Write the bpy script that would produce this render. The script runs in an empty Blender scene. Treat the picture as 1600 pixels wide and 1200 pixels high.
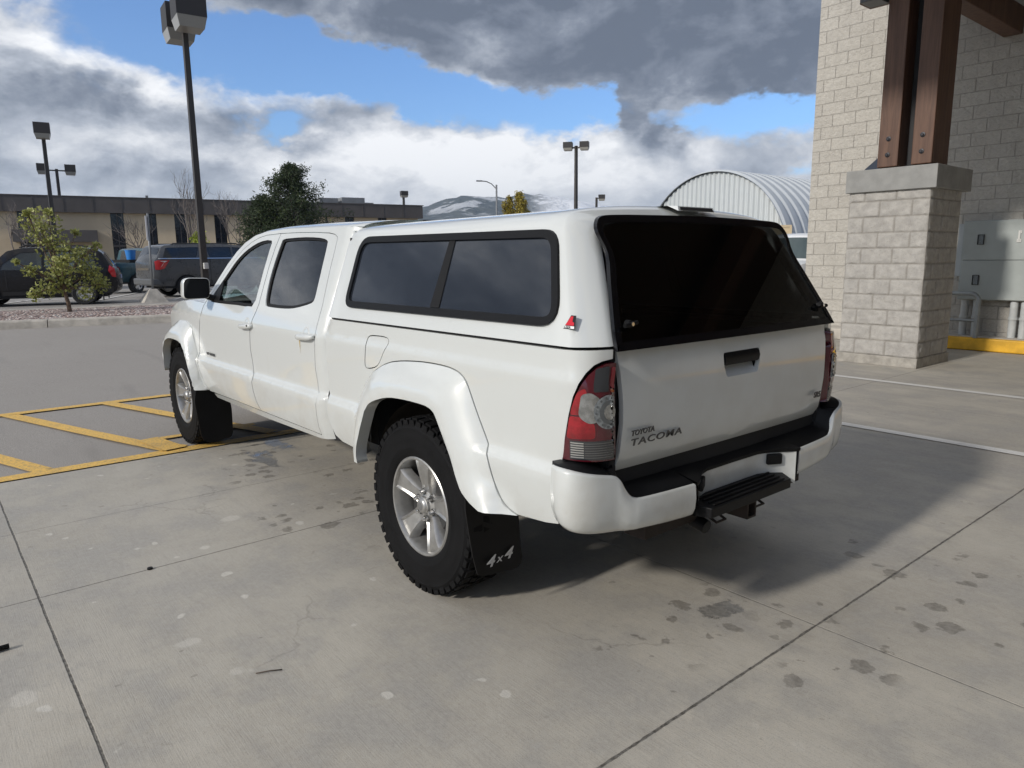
import bpy, bmesh, math, random
from mathutils import Vector, Matrix, noise
from mathutils.geometry import delaunay_2d_cdt
R = math.radians
rnd = random.Random(7)
SC = bpy.context.scene
COL = SC.collection

# ------------------------------------------------------------------ camera
CAM_F, CAM_YAW, CAM_PITCH, CAM_ROLL = 1125.865, -0.692813, -0.174432, -0.010464
CAM_LOC = Vector((-2.636, 2.5396, 1.4917))
f = Vector((math.cos(CAM_PITCH)*math.cos(CAM_YAW), math.cos(CAM_PITCH)*math.sin(CAM_YAW), math.sin(CAM_PITCH)))
r = f.cross(Vector((0, 0, 1))).normalized(); u = r.cross(f)
c_, s_ = math.cos(CAM_ROLL), math.sin(CAM_ROLL)
r2 = r*c_ + u*s_; u2 = u*c_ - r*s_
cd = bpy.data.cameras.new('camera'); cam = bpy.data.objects.new('camera', cd); COL.objects.link(cam)
cam.matrix_world = Matrix(((r2.x, u2.x, -f.x, CAM_LOC.x), (r2.y, u2.y, -f.y, CAM_LOC.y), (r2.z, u2.z, -f.z, CAM_LOC.z), (0, 0, 0, 1)))
cd.sensor_fit = 'HORIZONTAL'; cd.sensor_width = 36; cd.lens = 36*CAM_F/1600
cd.clip_start = .05; cd.clip_end = 20000
SC.camera = cam

# ------------------------------------------------------------------ light and exposure
SUN_EL, SUN_AZ = 28.0, 1.5          # elevation; degrees from +Y towards +X
sl = bpy.data.lights.new('sun', 'SUN'); so = bpy.data.objects.new('sun', sl); COL.objects.link(so)
sl.energy = 2.6; sl.angle = R(4.0); sl.color = (1.0, .94, .86)
sd = Vector((math.sin(R(SUN_AZ))*math.cos(R(SUN_EL)), math.cos(R(SUN_AZ))*math.cos(R(SUN_EL)), math.sin(R(SUN_EL))))
so.rotation_euler = sd.to_track_quat('Z', 'Y').to_euler(); so.location = (0, 30, 20)
SC.view_settings.view_transform = 'Standard'; SC.view_settings.look = 'None'
SC.view_settings.exposure = 0.25; SC.view_settings.gamma = 1.0
SC.view_settings.use_curve_mapping = False
SC.cycles.max_bounces = 8; SC.cycles.diffuse_bounces = 3; SC.cycles.glossy_bounces = 4
SC.cycles.transparent_max_bounces = 16; SC.cycles.caustics_reflective = False; SC.cycles.caustics_refractive = False
SC.cycles.use_denoising = True

# ------------------------------------------------------------------ node helpers
class NT:
    def __init__(s, tree): s.t = tree; s.n = tree.nodes; s.l = tree.links
    def new(s, typ, **kw):
        n = s.n.new(typ)
        for k, v in kw.items(): setattr(n, k, v)
        return n
    def link(s, a, b): s.l.new(a, b)
    def put(s, sock, v):
        if isinstance(v, E): v = v.s
        if isinstance(v, bpy.types.NodeSocket): s.l.new(v, sock)
        elif isinstance(v, tuple) and len(v) == 3 and sock.type == 'RGBA': sock.default_value = (*v, 1)
        else: sock.default_value = v
    def math(s, op, *a, clamp=False):
        n = s.new('ShaderNodeMath', operation=op, use_clamp=clamp)
        for i, v in enumerate(a): s.put(n.inputs[i], v)
        return E(s, n.outputs[0])
    def smooth(s, x, a, b):
        n = s.new('ShaderNodeMapRange', interpolation_type='SMOOTHSTEP')
        s.put(n.inputs[0], x); n.inputs[1].default_value = a; n.inputs[2].default_value = b
        n.inputs[3].default_value = 0; n.inputs[4].default_value = 1
        return E(s, n.outputs[0])
    def mix(s, fac, a, b, blend='MIX'):
        n = s.new('ShaderNodeMix', data_type='RGBA', blend_type=blend)
        s.put(n.inputs[0], fac); s.put(n.inputs[6], a); s.put(n.inputs[7], b)
        return n.outputs[2]
    def noise(s, vec, scale, detail=4, rough=.5, dist=0.0, w=None):
        n = s.new('ShaderNodeTexNoise')
        if w is not None: n.noise_dimensions = '4D'; n.inputs['W'].default_value = w
        if vec is not None: s.put(n.inputs['Vector'], vec)
        n.inputs['Scale'].default_value = scale; n.inputs['Detail'].default_value = detail
        n.inputs['Roughness'].default_value = rough; n.inputs['Distortion'].default_value = dist
        return E(s, n.outputs['Fac'])
    def voro(s, vec, scale, feature='F1', rand=1.0):
        n = s.new('ShaderNodeTexVoronoi', feature=feature)
        s.put(n.inputs['Vector'], vec); n.inputs['Scale'].default_value = scale; n.inputs['Randomness'].default_value = rand
        return n
    def xyz(s, vec):
        n = s.new('ShaderNodeSeparateXYZ'); s.put(n.inputs[0], vec)
        return [E(s, o) for o in n.outputs]
    def vec(s, x, y, z):
        n = s.new('ShaderNodeCombineXYZ')
        for i, v in enumerate((x, y, z)): s.put(n.inputs[i], v)
        return n.outputs[0]
    def bump(s, h, strength, dist, normal=None):
        n = s.new('ShaderNodeBump'); s.put(n.inputs['Height'], h)
        n.inputs['Strength'].default_value = strength; n.inputs['Distance'].default_value = dist
        if normal is not None: s.put(n.inputs['Normal'], normal)
        return n.outputs[0]
class E:
    def __init__(e, nt, s): e.nt = nt; e.s = s
    def _b(e, op, a, b, c=False): return e.nt.math(op, a, b, clamp=c)
    def __add__(e, o): return e._b('ADD', e, o)
    __radd__ = __add__
    def __sub__(e, o): return e._b('SUBTRACT', e, o)
    def __rsub__(e, o): return e._b('SUBTRACT', o, e)
    def __mul__(e, o): return e._b('MULTIPLY', e, o)
    __rmul__ = __mul__
    def __truediv__(e, o): return e._b('DIVIDE', e, o)
    def __rtruediv__(e, o): return e._b('DIVIDE', o, e)
    def max(e, o): return e._b('MAXIMUM', e, o)
    def min(e, o): return e._b('MINIMUM', e, o)
    def pow(e, o): return e._b('POWER', e, o)
    def abs(e): return e.nt.math('ABSOLUTE', e)
    def clamp(e): return e.nt.math('ADD', e, 0.0, clamp=True)
    def sm(e, a, b): return e.nt.smooth(e, a, b)

# ------------------------------------------------------------------ sky (world)
W = bpy.data.worlds.new('World'); SC.world = W; W.use_nodes = True
nt = NT(W.node_tree); W.node_tree.nodes.clear()
tc = nt.new('ShaderNodeTexCoord'); D = tc.outputs['Generated']
dx, dy, dz = nt.xyz(D)
az = nt.math('ARCTAN2', dy, dx)*57.2958
el = nt.math('ARCSINE', dz.min(1.0).max(-1.0))*57.2958
elp = el.max(0.0)
# perspective cloud-layer coordinates with some height so they do not smear at the horizon
den = dz.max(0.0) + .10
P2 = nt.vec(dx/den, dy/den, 0.0)
P3 = nt.vec(dx*1.0, dy*1.0, dz*1.7)
sky = nt.new('ShaderNodeTexSky', sky_type='NISHITA'); sky.sun_disc = False
sky.sun_elevation = R(SUN_EL); sky.sun_rotation = R(SUN_AZ)
sky.air_density = 1.0; sky.dust_density = .6; sky.ozone_density = 2.0
n_big = nt.noise(P3, 3.2, 7, .60, .25)
n_fine = nt.noise(P3, 9.0, 8, .62, .2)
wa = az + (nt.noise(P3, 6.0, 5, .62, 0, w=3.1) - .5)*14.0 + (nt.noise(P3, 24.0, 4, .6, 0, w=8.0) - .5)*1.8
we = el + (nt.noise(P3, 7.0, 5, .62, 0, w=5.7) - .5)*7.0 + (nt.noise(P3, 26.0, 4, .6, 0, w=1.0) - .5)*1.2
def blob(a, e, sa, se, rot=0.0):
    ca, sa_ = math.cos(R(rot)), math.sin(R(rot))
    x = wa - a; y = we - e
    X = (x*ca + y*sa_)/sa; Y = (y*ca - x*sa_)/se
    return nt.math('EXPONENT', (X*X + Y*Y)*-1.0)
def region(a0, a1, sa):
    return nt.smooth(wa, a0 - sa, a0 + sa)*(1.0 - nt.smooth(wa, a1 - sa, a1 + sa))
# open blue patches (azimuth, elevation, widths)
blue = (blob(-21, 14.9, 15, 2.3, 8)*1.15 + blob(-29, 12.6, 7.5, 1.7, 10)*1.1 + blob(-44.5, 11.2, 6, 1.7, 8)*.75 + blob(-7, 16.8, 5, 1.4)*.35
        + blob(-53, 11.3, 5, 1.2)*.55 + blob(-60, 10.4, 4.5, 1.7)*.8 + blob(-21.5, 9.4, 3.0, .8)*.55 + blob(-62.5, 5.8, 2.2, .9)*.4 + blob(20, 7.0, 16, 2.2)*.9).min(1.0)
darktop = (blob(-47, 17.5, 17, 4.2) + blob(22, 20, 30, 5.5) + blob(-31, 19.0, 7, 2.3)*.9 + blob(-40.5, 15.6, 8, 2.3)*.9 + blob(-52, 14.3, 11, 2.3) + blob(-63, 14.5, 9, 3.5)*.9 + blob(-40, 20, 30, 4.0)*.8 + blob(-48.5, 10.6, 1.4, 2.2)*1.0 + blob(-51.5, 9.6, 1.5, 1.7)*.9).min(1.0)
dens = n_big*.75 + n_fine*.35 - .17 - blue*.66 + darktop*.45 + blob(-9, 16.6, 5, 1.5)*.2 + nt.smooth(el, 12.0, 2.0)*.12
generic = (1.0 - nt.smooth(az.abs(), 75.0, 95.0))
cover = nt.smooth(dens, .09, .35)
over = nt.smooth(n_big*.8 + n_fine*.3, .42, .60)           # rest of the sky: broken cloud
cover = cover*generic + (1.0 - generic)*over
# dark bellies and bright tops
belly = (blob(-15, 10.2, 13, 1.2, 6)*.8 + blob(-29, 10.2, 7, 1.0)*.75 + blob(-8, 9.3, 8, 1.2)*.4 + blob(-37.3, 11.0, 2.0, 1.1)*.7 + blob(-6, 5.5, 7, 2.2)*.5 + blob(-16, 6.2, 7, 1.0)*.35 + blob(-58, 6.3, 6, 1.6)*.35).min(1.0)
bright = (blob(-14, 12.4, 13, 1.0, 7)*.9 + blob(-42, 7.2, 10, 2.4)*1.0 + blob(-33, 7.6, 8, 1.8)*.8 + blob(-10, 13.4, 10, 1.4, 22)*.6 + blob(-37.5, 12.3, 1.6, .7)*.8 + blob(-20, 7.8, 9, 1.0)*.5 + blob(-26, 3.2, 8, 1.5)*.3).min(1.0)
shade = (n_fine*1.6 + n_big*.60 - .50 + bright*.40 - belly*.34 - darktop*.50).clamp()
ramp = nt.new('ShaderNodeValToRGB'); nt.put(ramp.inputs[0], shade)
cr = ramp.color_ramp; cr.elements[0].position = 0.0; cr.elements[0].color = (.12, .145, .195, 1)
cr.elements[1].position = 1.0; cr.elements[1].color = (.92, .93, .95, 1)
for pos, colr in ((.22, (.20, .23, .29, 1)), (.5, (.40, .435, .50, 1)), (.78, (.70, .72, .76, 1))):
    e_ = cr.elements.new(pos); e_.color = colr
skyc = nt.mix(1.0, sky.outputs[0], (.085, .112, .150), 'MULTIPLY')
lowpale = nt.smooth(el, 7.0, 0.0)*.35
cloudc = nt.mix(lowpale, ramp.outputs[0], (.58, .63, .70))
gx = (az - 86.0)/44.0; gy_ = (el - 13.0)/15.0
glow = nt.math('EXPONENT', (gx*gx + gy_*gy_)*-1.0)  # bright sky added around the sun, out of view, to light sun-facing sides
west = nt.math('EXPONENT', ((dx + 1.0)*(dx + 1.0)*1.6 + (dz - .25)*(dz - .25)*1.2)*-1.0)  # unseen dark cloud added on this side to dim the tailgate
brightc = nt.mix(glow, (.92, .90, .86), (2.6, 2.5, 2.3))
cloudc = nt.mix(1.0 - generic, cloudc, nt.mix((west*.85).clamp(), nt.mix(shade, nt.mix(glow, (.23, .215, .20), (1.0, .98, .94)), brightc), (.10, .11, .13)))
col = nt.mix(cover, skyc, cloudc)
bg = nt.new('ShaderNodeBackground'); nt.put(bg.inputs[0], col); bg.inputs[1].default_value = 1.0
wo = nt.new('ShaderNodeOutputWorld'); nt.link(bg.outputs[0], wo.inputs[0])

# ------------------------------------------------------------------ materials
MATS = {}
def mat(name, color=(.5, .5, .5), rough=.5, metal=0.0, spec=.5, coat=0.0, var=0.0, vscale=3.0, bump=0.0, bscale=60.0, bdist=.004, emit=None):
    if name in MATS: return MATS[name]
    m = bpy.data.materials.new(name); m.use_nodes = True; t = NT(m.node_tree); b = m.node_tree.nodes['Principled BSDF']
    b.inputs['Roughness'].default_value = rough; b.inputs['Metallic'].default_value = metal
    b.inputs['Specular IOR Level'].default_value = spec
    b.inputs['Coat Weight'].default_value = coat; b.inputs['Coat Roughness'].default_value = .04
    o = t.new('ShaderNodeTexCoord').outputs['Object']
    if var > 0:
        n = t.noise(o, vscale, 6, .6)
        c = t.mix(n.sm(.3, .7), tuple(x*(1-var) for x in color), tuple(min(1, x*(1+var)) for x in color))
        t.put(b.inputs['Base Color'], c)
        t.put(b.inputs['Roughness'], (n*.25 + (rough - .12)).clamp())
    else: b.inputs['Base Color'].default_value = (*color, 1)
    if bump > 0:
        t.put(b.inputs['Normal'], t.bump(t.noise(o, bscale, 4, .6), bump, bdist))
    if emit: b.inputs['Emission Color'].default_value = (*emit, 1); b.inputs['Emission Strength'].default_value = 1
    MATS[name] = m
    return m
def paint_white():
    m = bpy.data.materials.new('white_car_paint'); m.use_nodes = True; t = NT(m.node_tree); b = m.node_tree.nodes['Principled BSDF']
    g = t.new('ShaderNodeNewGeometry').outputs['Position']; x, y, z = t.xyz(g)
    n = t.noise(g, 5, 6, .6); streak = t.noise(t.vec(x*16.0, y*16.0, z*1.6), 1, 4, .6)
    low = t.smooth(z, .95, .45)
    dirt = (low*n.sm(.35, .75)*.42 + streak.sm(.62, .8)*.10 + t.noise(g, 30, 3, .6).sm(.6, .8)*.06).clamp()
    rear = t.smooth(x, -.95, -1.0)
    dirt = (dirt + rear*n.sm(.35, .7)*.16).clamp()
    c = t.mix(dirt, (.59, .61, .595), (.40, .37, .31))
    t.put(b.inputs['Base Color'], c)
    t.put(b.inputs['Roughness'], (dirt*.5 + .30).clamp())
    b.inputs['Coat Weight'].default_value = 1.0; b.inputs['Coat IOR'].default_value = 1.6; t.put(b.inputs['Coat Roughness'], (dirt*.4 + .03).clamp())
    t.put(b.inputs['Normal'], t.bump(t.noise(g, 2.2, 2, .5), .05, .02))
    return m
M_WHITE = paint_white()
M_BLK = mat('black_plastic', (.005, .0052, .006), .5, spec=.22, bump=.25, bscale=300, bdist=.001)
M_RUB = mat('rubber_seal', (.006, .006, .0065), .6, spec=.25)
M_DARK = mat('underbody_dark', (.012, .012, .013), .85)
M_TYRE = mat('tyre_rubber', (.0065, .0065, .007), .75, spec=.15, var=.25, vscale=9, bump=.4, bscale=120, bdist=.002)
M_RIM = mat('machined_alloy', (.42, .415, .40), .34, .75, var=.12, vscale=25)
M_RIMD = mat('brake_dark_metal', (.06, .06, .06), .6, .6)
M_CHROME = mat('bright_metal', (.75, .75, .75), .12, 1.0)
M_FLAP = mat('mudflap_rubber', (.006, .006, .0065), .5, spec=.25, var=.2, vscale=8)
M_WLETTER = mat('silver_lettering', (.6, .6, .6), .4)
M_BADGE = mat('dark_chrome_badge', (.09, .09, .09), .35, .5)
M_RED = mat('red_lens', (.25, .003, .009), .10, coat=1.0, var=.35, vscale=22)
M_DRED = mat('dark_red_lens', (.075, .003, .009), .06, coat=1.0)
M_LAMPB = mat('lamp_dark_interior', (.03, .032, .036), .12, coat=1.0)
M_CLEAR = mat('clear_lens_silver', (.40, .41, .41), .14, .85, coat=1.0, var=.3, vscale=40)
M_GBLK = mat('gloss_black', (.004, .004, .005), .18)
M_SEAT = mat('cabin_fabric', (.05, .052, .055), .85)
M_LINER = mat('wheel_liner', (.045, .036, .026), .9, var=.4, vscale=12)
def glass(name, tint, trans, rough=0.0, base=(.006, .008, .010), refl=1.5):
    m = bpy.data.materials.new(name); m.use_nodes = True; t = NT(m.node_tree); N = m.node_tree.nodes; N.clear()
    out = t.new('ShaderNodeOutputMaterial')
    tr = t.new('ShaderNodeBsdfTransparent'); tr.inputs[0].default_value = (*tint, 1)
    df = t.new('ShaderNodeBsdfDiffuse'); df.inputs[0].default_value = (*base, 1)
    gl = t.new('ShaderNodeBsdfGlossy'); gl.inputs[1].default_value = rough; gl.inputs[0].default_value = (1, 1, 1, 1)
    o = t.new('ShaderNodeTexCoord').outputs['Object']
    fr = t.new('ShaderNodeFresnel'); fr.inputs[0].default_value = 1.52
    a = t.new('ShaderNodeMixShader'); a.inputs[0].default_value = trans; t.link(df.outputs[0], a.inputs[1]); t.link(tr.outputs[0], a.inputs[2])
    b = t.new('ShaderNodeMixShader'); t.put(b.inputs[0], (E(t, fr.outputs[0])*refl).clamp()); t.link(a.outputs[0], b.inputs[1]); t.link(gl.outputs[0], b.inputs[2])
    t.link(b.outputs[0], out.inputs[0]); MATS[name] = m
    return m
G_FRONT = glass('side_glass_light', (.62, .74, .72), .95)
G_TINT = glass('side_glass_tinted', (.10, .12, .13), .9)
G_DARK = glass('topper_side_glass', (.05, .055, .07), .35, .02, (.022, .027, .037))
G_REAR = glass('topper_rear_glass', (.10, .11, .115), .72, .0, (.001, .0015, .002), 1.15)
G_CAR = glass('parked_car_glass', (.1, .1, .1), .35, .02, (.015, .018, .022))
G_CARL = glass('parked_car_clear_glass', (.5, .6, .6), .5, .02, (.05, .06, .06))

# ------------------------------------------------------------------ mesh helpers
def tag(o, label=None, cat=None, group=None, kind=None):
    if label: o['label'] = label
    if cat: o['category'] = cat
    if group: o['group'] = group
    if kind: o['kind'] = kind
    return o
def thing(name, loc=(0, 0, 0), rotz=0.0, label=None, cat=None, group=None):
    o = bpy.data.objects.new(name, None); COL.objects.link(o); o.location = loc; o.rotation_euler = (0, 0, rotz)
    o.empty_display_size = .2
    return tag(o, label, cat, group)
def mk(name, V, F, material, parent=None, smooth=False, sharp=None):
    me = bpy.data.meshes.new(name); me.from_pydata([tuple(v) for v in V], [], F); me.validate()
    if isinstance(material, (list, tuple)):
        for m in material: me.materials.append(m)
    else: me.materials.append(material)
    o = bpy.data.objects.new(name, me); COL.objects.link(o)
    if smooth:
        me.polygons.foreach_set('use_smooth', [True]*len(me.polygons))
        if sharp is not None:
            try: me.set_sharp_from_angle(angle=R(sharp))
            except Exception: pass
    if parent is not None: o.parent = parent
    return o
class MB:
    def __init__(s): s.V = []; s.F = []
    def add(s, V, F):
        k = len(s.V); s.V += [Vector(v) for v in V]; s.F += [tuple(i + k for i in f_) for f_ in F]; return s
    def box(s, c, d, rot=None):
        x, y, z = d[0]/2, d[1]/2, d[2]/2
        V = [Vector((a*x, b*y, e*z)) for a in (-1, 1) for b in (-1, 1) for e in (-1, 1)]
        if rot is not None: V = [rot @ v for v in V]
        V = [v + Vector(c) for v in V]
        return s.add(V, [(0, 1, 3, 2), (4, 6, 7, 5), (0, 4, 5, 1), (2, 3, 7, 6), (0, 2, 6, 4), (1, 5, 7, 3)])
    def bb(s, x0, x1, y0, y1, z0, z1): return s.box(((x0+x1)/2, (y0+y1)/2, (z0+z1)/2), (abs(x1-x0), abs(y1-y0), abs(z1-z0)))
    def tube(s, pts, rad, n=8, cap=True):
        pts = [Vector(q) for q in pts]; rr = rad if isinstance(rad, (list, tuple)) else [rad]*len(pts)
        rings = []; prev = None
        for i, q in enumerate(pts):
            d = (pts[min(i+1, len(pts)-1)] - pts[max(i-1, 0)]).normalized()
            a = Vector((0, 0, 1)) if abs(d.z) < .95 else Vector((1, 0, 0))
            if prev is not None: a = prev
            x = d.cross(a).normalized(); y = x.cross(d); prev = y
            rings.append([q + (x*math.cos(2*math.pi*k/n) + y*math.sin(2*math.pi*k/n))*rr[i] for k in range(n)])
        V = [v for g in rings for v in g]; F = []
        for i in range(len(rings)-1):
            for k in range(n): F.append((i*n+k, i*n+(k+1) % n, (i+1)*n+(k+1) % n, (i+1)*n+k))
        if cap: F.append(tuple(range(n))[::-1]); F.append(tuple((len(rings)-1)*n+k for k in range(n)))
        return s.add(V, F)
    def lathe_y(s, prof, n=48, c=(0, 0, 0)):      # prof: (radius, y) revolved about the Y axis
        V = []; F = []
        for k in range(n):
            a = 2*math.pi*k/n
            for (ra, y) in prof: V.append(Vector((c[0]+ra*math.cos(a), c[1]+y, c[2]+ra*math.sin(a))))
        m = len(prof)
        for k in range(n):
            for i in range(m-1): F.append((k*m+i, ((k+1) % n)*m+i, ((k+1) % n)*m+i+1, k*m+i+1))
        return s.add(V, F)
    def build(s, name, material, parent=None, smooth=False, sharp=None, bevel=0.0):
        o = mk(name, s.V, s.F, material, parent, smooth, sharp)
        if bevel > 0:
            b = o.modifiers.new('bevel', 'BEVEL'); b.width = bevel; b.segments = 2; b.limit_method = 'ANGLE'; b.angle_limit = R(35)
        return o
def dens(poly, step, closed=True):
    out = []; n = len(poly)
    for i in range(n if closed else n-1):
        a = Vector(poly[i]).to_2d(); b = Vector(poly[(i+1) % n]).to_2d(); k = max(1, int(round((b-a).length/step)))
        out += [a + (b-a)*(j/k) for j in range(k)]
    if not closed: out.append(Vector(poly[-1]).to_2d())
    return out
def fillet(poly, rad, seg=5, closed=True):
    out = []; n = len(poly)
    rr = rad if isinstance(rad, (list, tuple)) else [rad]*n
    for i in range(n):
        p0, p1, p2 = (Vector(poly[(i-1) % n]), Vector(poly[i]), Vector(poly[(i+1) % n]))
        if rr[i] <= 0 or (not closed and i in (0, n-1)): out.append(p1); continue
        a = (p0-p1); b = (p2-p1); la, lb = a.length, b.length; t = min(rr[i], la*.45, lb*.45)
        A = p1 + a.normalized()*t; B = p1 + b.normalized()*t
        for k in range(seg+1):
            q = k/seg; out.append(A*(1-q)**2 + p1*2*q*(1-q) + B*q*q)
    return out
def smoothpoly(pts, sub=4, closed=False):      # Catmull-Rom through the points
    P = [Vector(q) for q in pts]; n = len(P); out = []
    for i in range(n if closed else n-1):
        g = (lambda k: P[k % n]) if closed else (lambda k: P[max(0, min(n-1, k))])
        p0, p1, p2, p3 = g(i-1), g(i), g(i+1), g(i+2)
        for j in range(sub):
            t = j/sub
            out.append(.5*((2*p1) + (p2-p0)*t + (2*p0-5*p1+4*p2-p3)*t*t + (3*p1-p0-3*p2+p3)*t**3))
    if not closed: out.append(P[-1])
    return out
def area(p): return sum(p[i][0]*p[(i+1) % len(p)][1] - p[(i+1) % len(p)][0]*p[i][1] for i in range(len(p)))/2
def inset(poly, d):
    n = len(poly); s = 1 if area(poly) > 0 else -1; out = []
    for i in range(n):
        a = Vector(poly[i-1]); b = Vector(poly[i]); c = Vector(poly[(i+1) % n])
        e1 = (b-a); e2 = (c-b)
        if e1.length < 1e-6 or e2.length < 1e-6: out.append(b); continue
        e1.normalize(); e2.normalize()
        n1 = Vector((-e1.y, e1.x))*s; n2 = Vector((-e2.y, e2.x))*s; m = n1 + n2
        if m.length < 1e-4: m = n1
        m.normalize(); k = max(.5, m.dot(n1)); out.append(b + m*(d/k))
    return out
def inpoly(q, poly):
    x, y = q[0], q[1]; c = False; n = len(poly); j = n-1
    for i in range(n):
        xi, yi = poly[i][0], poly[i][1]; xj, yj = poly[j][0], poly[j][1]
        if (yi > y) != (yj > y) and x < (xj-xi)*(y-yi)/(yj-yi) + xi: c = not c
        j = i
    return c
def dist_poly(q, poly):
    best = 1e9
    for i in range(len(poly)):
        a = poly[i-1]; b = poly[i]; ax, ay = a[0], a[1]; ex, ey = b[0]-ax, b[1]-ay
        L = ex*ex+ey*ey; t = 0 if L < 1e-12 else max(0, min(1, ((q[0]-ax)*ex+(q[1]-ay)*ey)/L))
        d = (q[0]-ax-t*ex)**2 + (q[1]-ay-t*ey)**2
        if d < best: best = d
    return math.sqrt(best)
def resample(poly, step):
    P = [Vector(q) for q in poly]; L = [0]
    for i in range(len(P)): L.append(L[-1] + (P[(i+1) % len(P)]-P[i]).length)
    n = max(8, int(L[-1]/step)); out = []; k = 0
    for i in range(n):
        s_ = L[-1]*i/n
        while L[k+1] < s_: k += 1
        d = L[k+1]-L[k]; t = 0 if d < 1e-9 else (s_-L[k])/d; out.append(P[k % len(P)]*(1-t) + P[(k+1) % len(P)]*t)
    return out
ROWS = []
def tri2d(outer, holes, step, bstep=None):
    bstep = bstep or step
    loops = [dens(outer, bstep)] + [dens(h, bstep) for h in holes]
    pts = []; edges = []
    for L in loops:
        k = len(pts); pts += L; edges += [(k+i, k+(i+1) % len(L)) for i in range(len(L))]
    xs = [q[0] for q in loops[0]]; ys = [q[1] for q in loops[0]]
    nx = int((max(xs)-min(xs))/step)+1; ny = int((max(ys)-min(ys))/step)+1
    for i in range(nx+1):
        for j in range(ny+1):
            q = (min(xs) + (i+.5*(j % 2))*step, min(ys) + j*step)
            if inpoly(q, loops[0]) and all(not inpoly(q, h) for h in loops[1:]) and all(dist_poly(q, L) > step*.45 for L in loops):
                pts.append(Vector(q))
    for zr in ROWS:
        if min(ys) < zr < max(ys):
            for i in range(int((max(xs)-min(xs))/(step*.8))+1):
                q = (min(xs) + i*step*.8, zr)
                if inpoly(q, loops[0]) and all(not inpoly(q, h) for h in loops[1:]) and all(dist_poly(q, L) > .006 for L in loops): pts.append(Vector(q))
    vs, es, fs, ov, oe, of = delaunay_2d_cdt([Vector((q[0], q[1])) for q in pts], edges, [], 0, 1e-6)
    good = []
    for t in fs:
        cx = sum(vs[i][0] for i in t)/len(t); cy = sum(vs[i][1] for i in t)/len(t)
        if inpoly((cx, cy), loops[0]) and all(not inpoly((cx, cy), h) for h in loops[1:]): good.append(tuple(t))
    return vs, good, loops
def panel(name, outer, holes, P, material, parent, step=.04, flange=.02, side=1, bstep=None, mod=None):
    """2-D outline (u,z) with holes mapped through P(u,z) -> 3-D; the rim is folded inwards by `flange`"""
    vs, fs, loops = tri2d(outer, holes, step, bstep)
    V = [Vector(P(v[0], v[1])) for v in vs]
    F = []
    for t in fs:
        a, b, c = (V[t[0]], V[t[1]], V[t[2]]); n = (b-a).cross(c-a)
        F.append(t if n.y >= 0 or abs(n.y) < abs(n.x)*.2 and n.x < 0 else t[::-1])
    if flange > 0:
        cnt = {}
        for t in F:
            for i in range(len(t)):
                a, b = t[i], t[(i+1) % len(t)]; k = (min(a, b), max(a, b)); cnt.setdefault(k, []).append((a, b))
        base = {}
        for k, v in cnt.items():
            if len(v) == 1:
                a, b = v[0]
                for q in (a, b):
                    if q not in base:
                        i1 = len(V); V.append(V[q].copy())
                        z = vs[q]; inw = Vector((0, -flange, 0))
                        if z[0] < -.88 and V[q].x < -.9: inw = Vector((flange*.7, -flange*.7, 0))
                        V.append(V[q] + inw); base[q] = (i1, i1+1)
                F.append((b, a, base[a][0], base[b][0])) if False else F.append((base[b][0], base[a][0], base[a][1], base[b][1]))
    if side < 0:
        V = [Vector((v.x, -v.y, v.z)) for v in V]; F = [f_[::-1] for f_ in F]
    return mk(name, V, F, material, parent, True)
def ribbon(name, outer, inner, P, Po, Pi, material, parent, side=1):
    """frame strip between two outlines of equal count, raised to Po and Pi offsets"""
    n = len(outer); V = []; F = []
    for i in range(n):
        a, b = outer[i], inner[i]
        V += [Vector(P(a[0], a[1], -.004)), Vector(P(a[0], a[1], Po)), Vector(P(b[0], b[1], Po)), Vector(P(b[0], b[1], Pi))]
    for i in range(n):
        j = (i+1) % n
        for k in range(3): F.append((i*4+k, j*4+k, j*4+k+1, i*4+k+1))
    if side < 0: V = [Vector((v.x, -v.y, v.z)) for v in V]
    return mk(name, V, F, material, parent, True, 40)
def textmesh(name, body, size, mtx, material, parent, extrude=.002, sx=1.0, bold=0.0, spacing=1.0, shear=0.0):
    cu = bpy.data.curves.new(name, 'FONT'); cu.body = body; cu.size = size; cu.extrude = extrude; cu.offset = bold
    cu.space_character = spacing; cu.shear = shear; cu.resolution_u = 3
    tmp = bpy.data.objects.new('tmp', cu); COL.objects.link(tmp); bpy.context.view_layer.update()
    me = bpy.data.meshes.new_from_object(tmp.evaluated_get(bpy.context.evaluated_depsgraph_get()))
    bpy.data.objects.remove(tmp)
    me.transform(mtx @ Matrix.Diagonal((sx, 1, 1, 1))); me.name = name
    me.materials.clear(); me.materials.append(material)
    o = bpy.data.objects.new(name, me); COL.objects.link(o); o.parent = parent
    return o
def frame_mtx(origin, xdir, ydir):
    x = Vector(xdir).normalized(); y = Vector(ydir).normalized(); z = x.cross(y)
    return Matrix(((x.x, y.x, z.x, origin[0]), (x.y, y.y, z.y, origin[1]), (x.z, y.z, z.z, origin[2]), (0, 0, 0, 1)))
def copy_tree(o, parent=None):
    c = o.copy(); COL.objects.link(c)
    if parent is not None: c.parent = parent
    for ch in list(o.children): copy_tree(ch, c)
    return c

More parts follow.
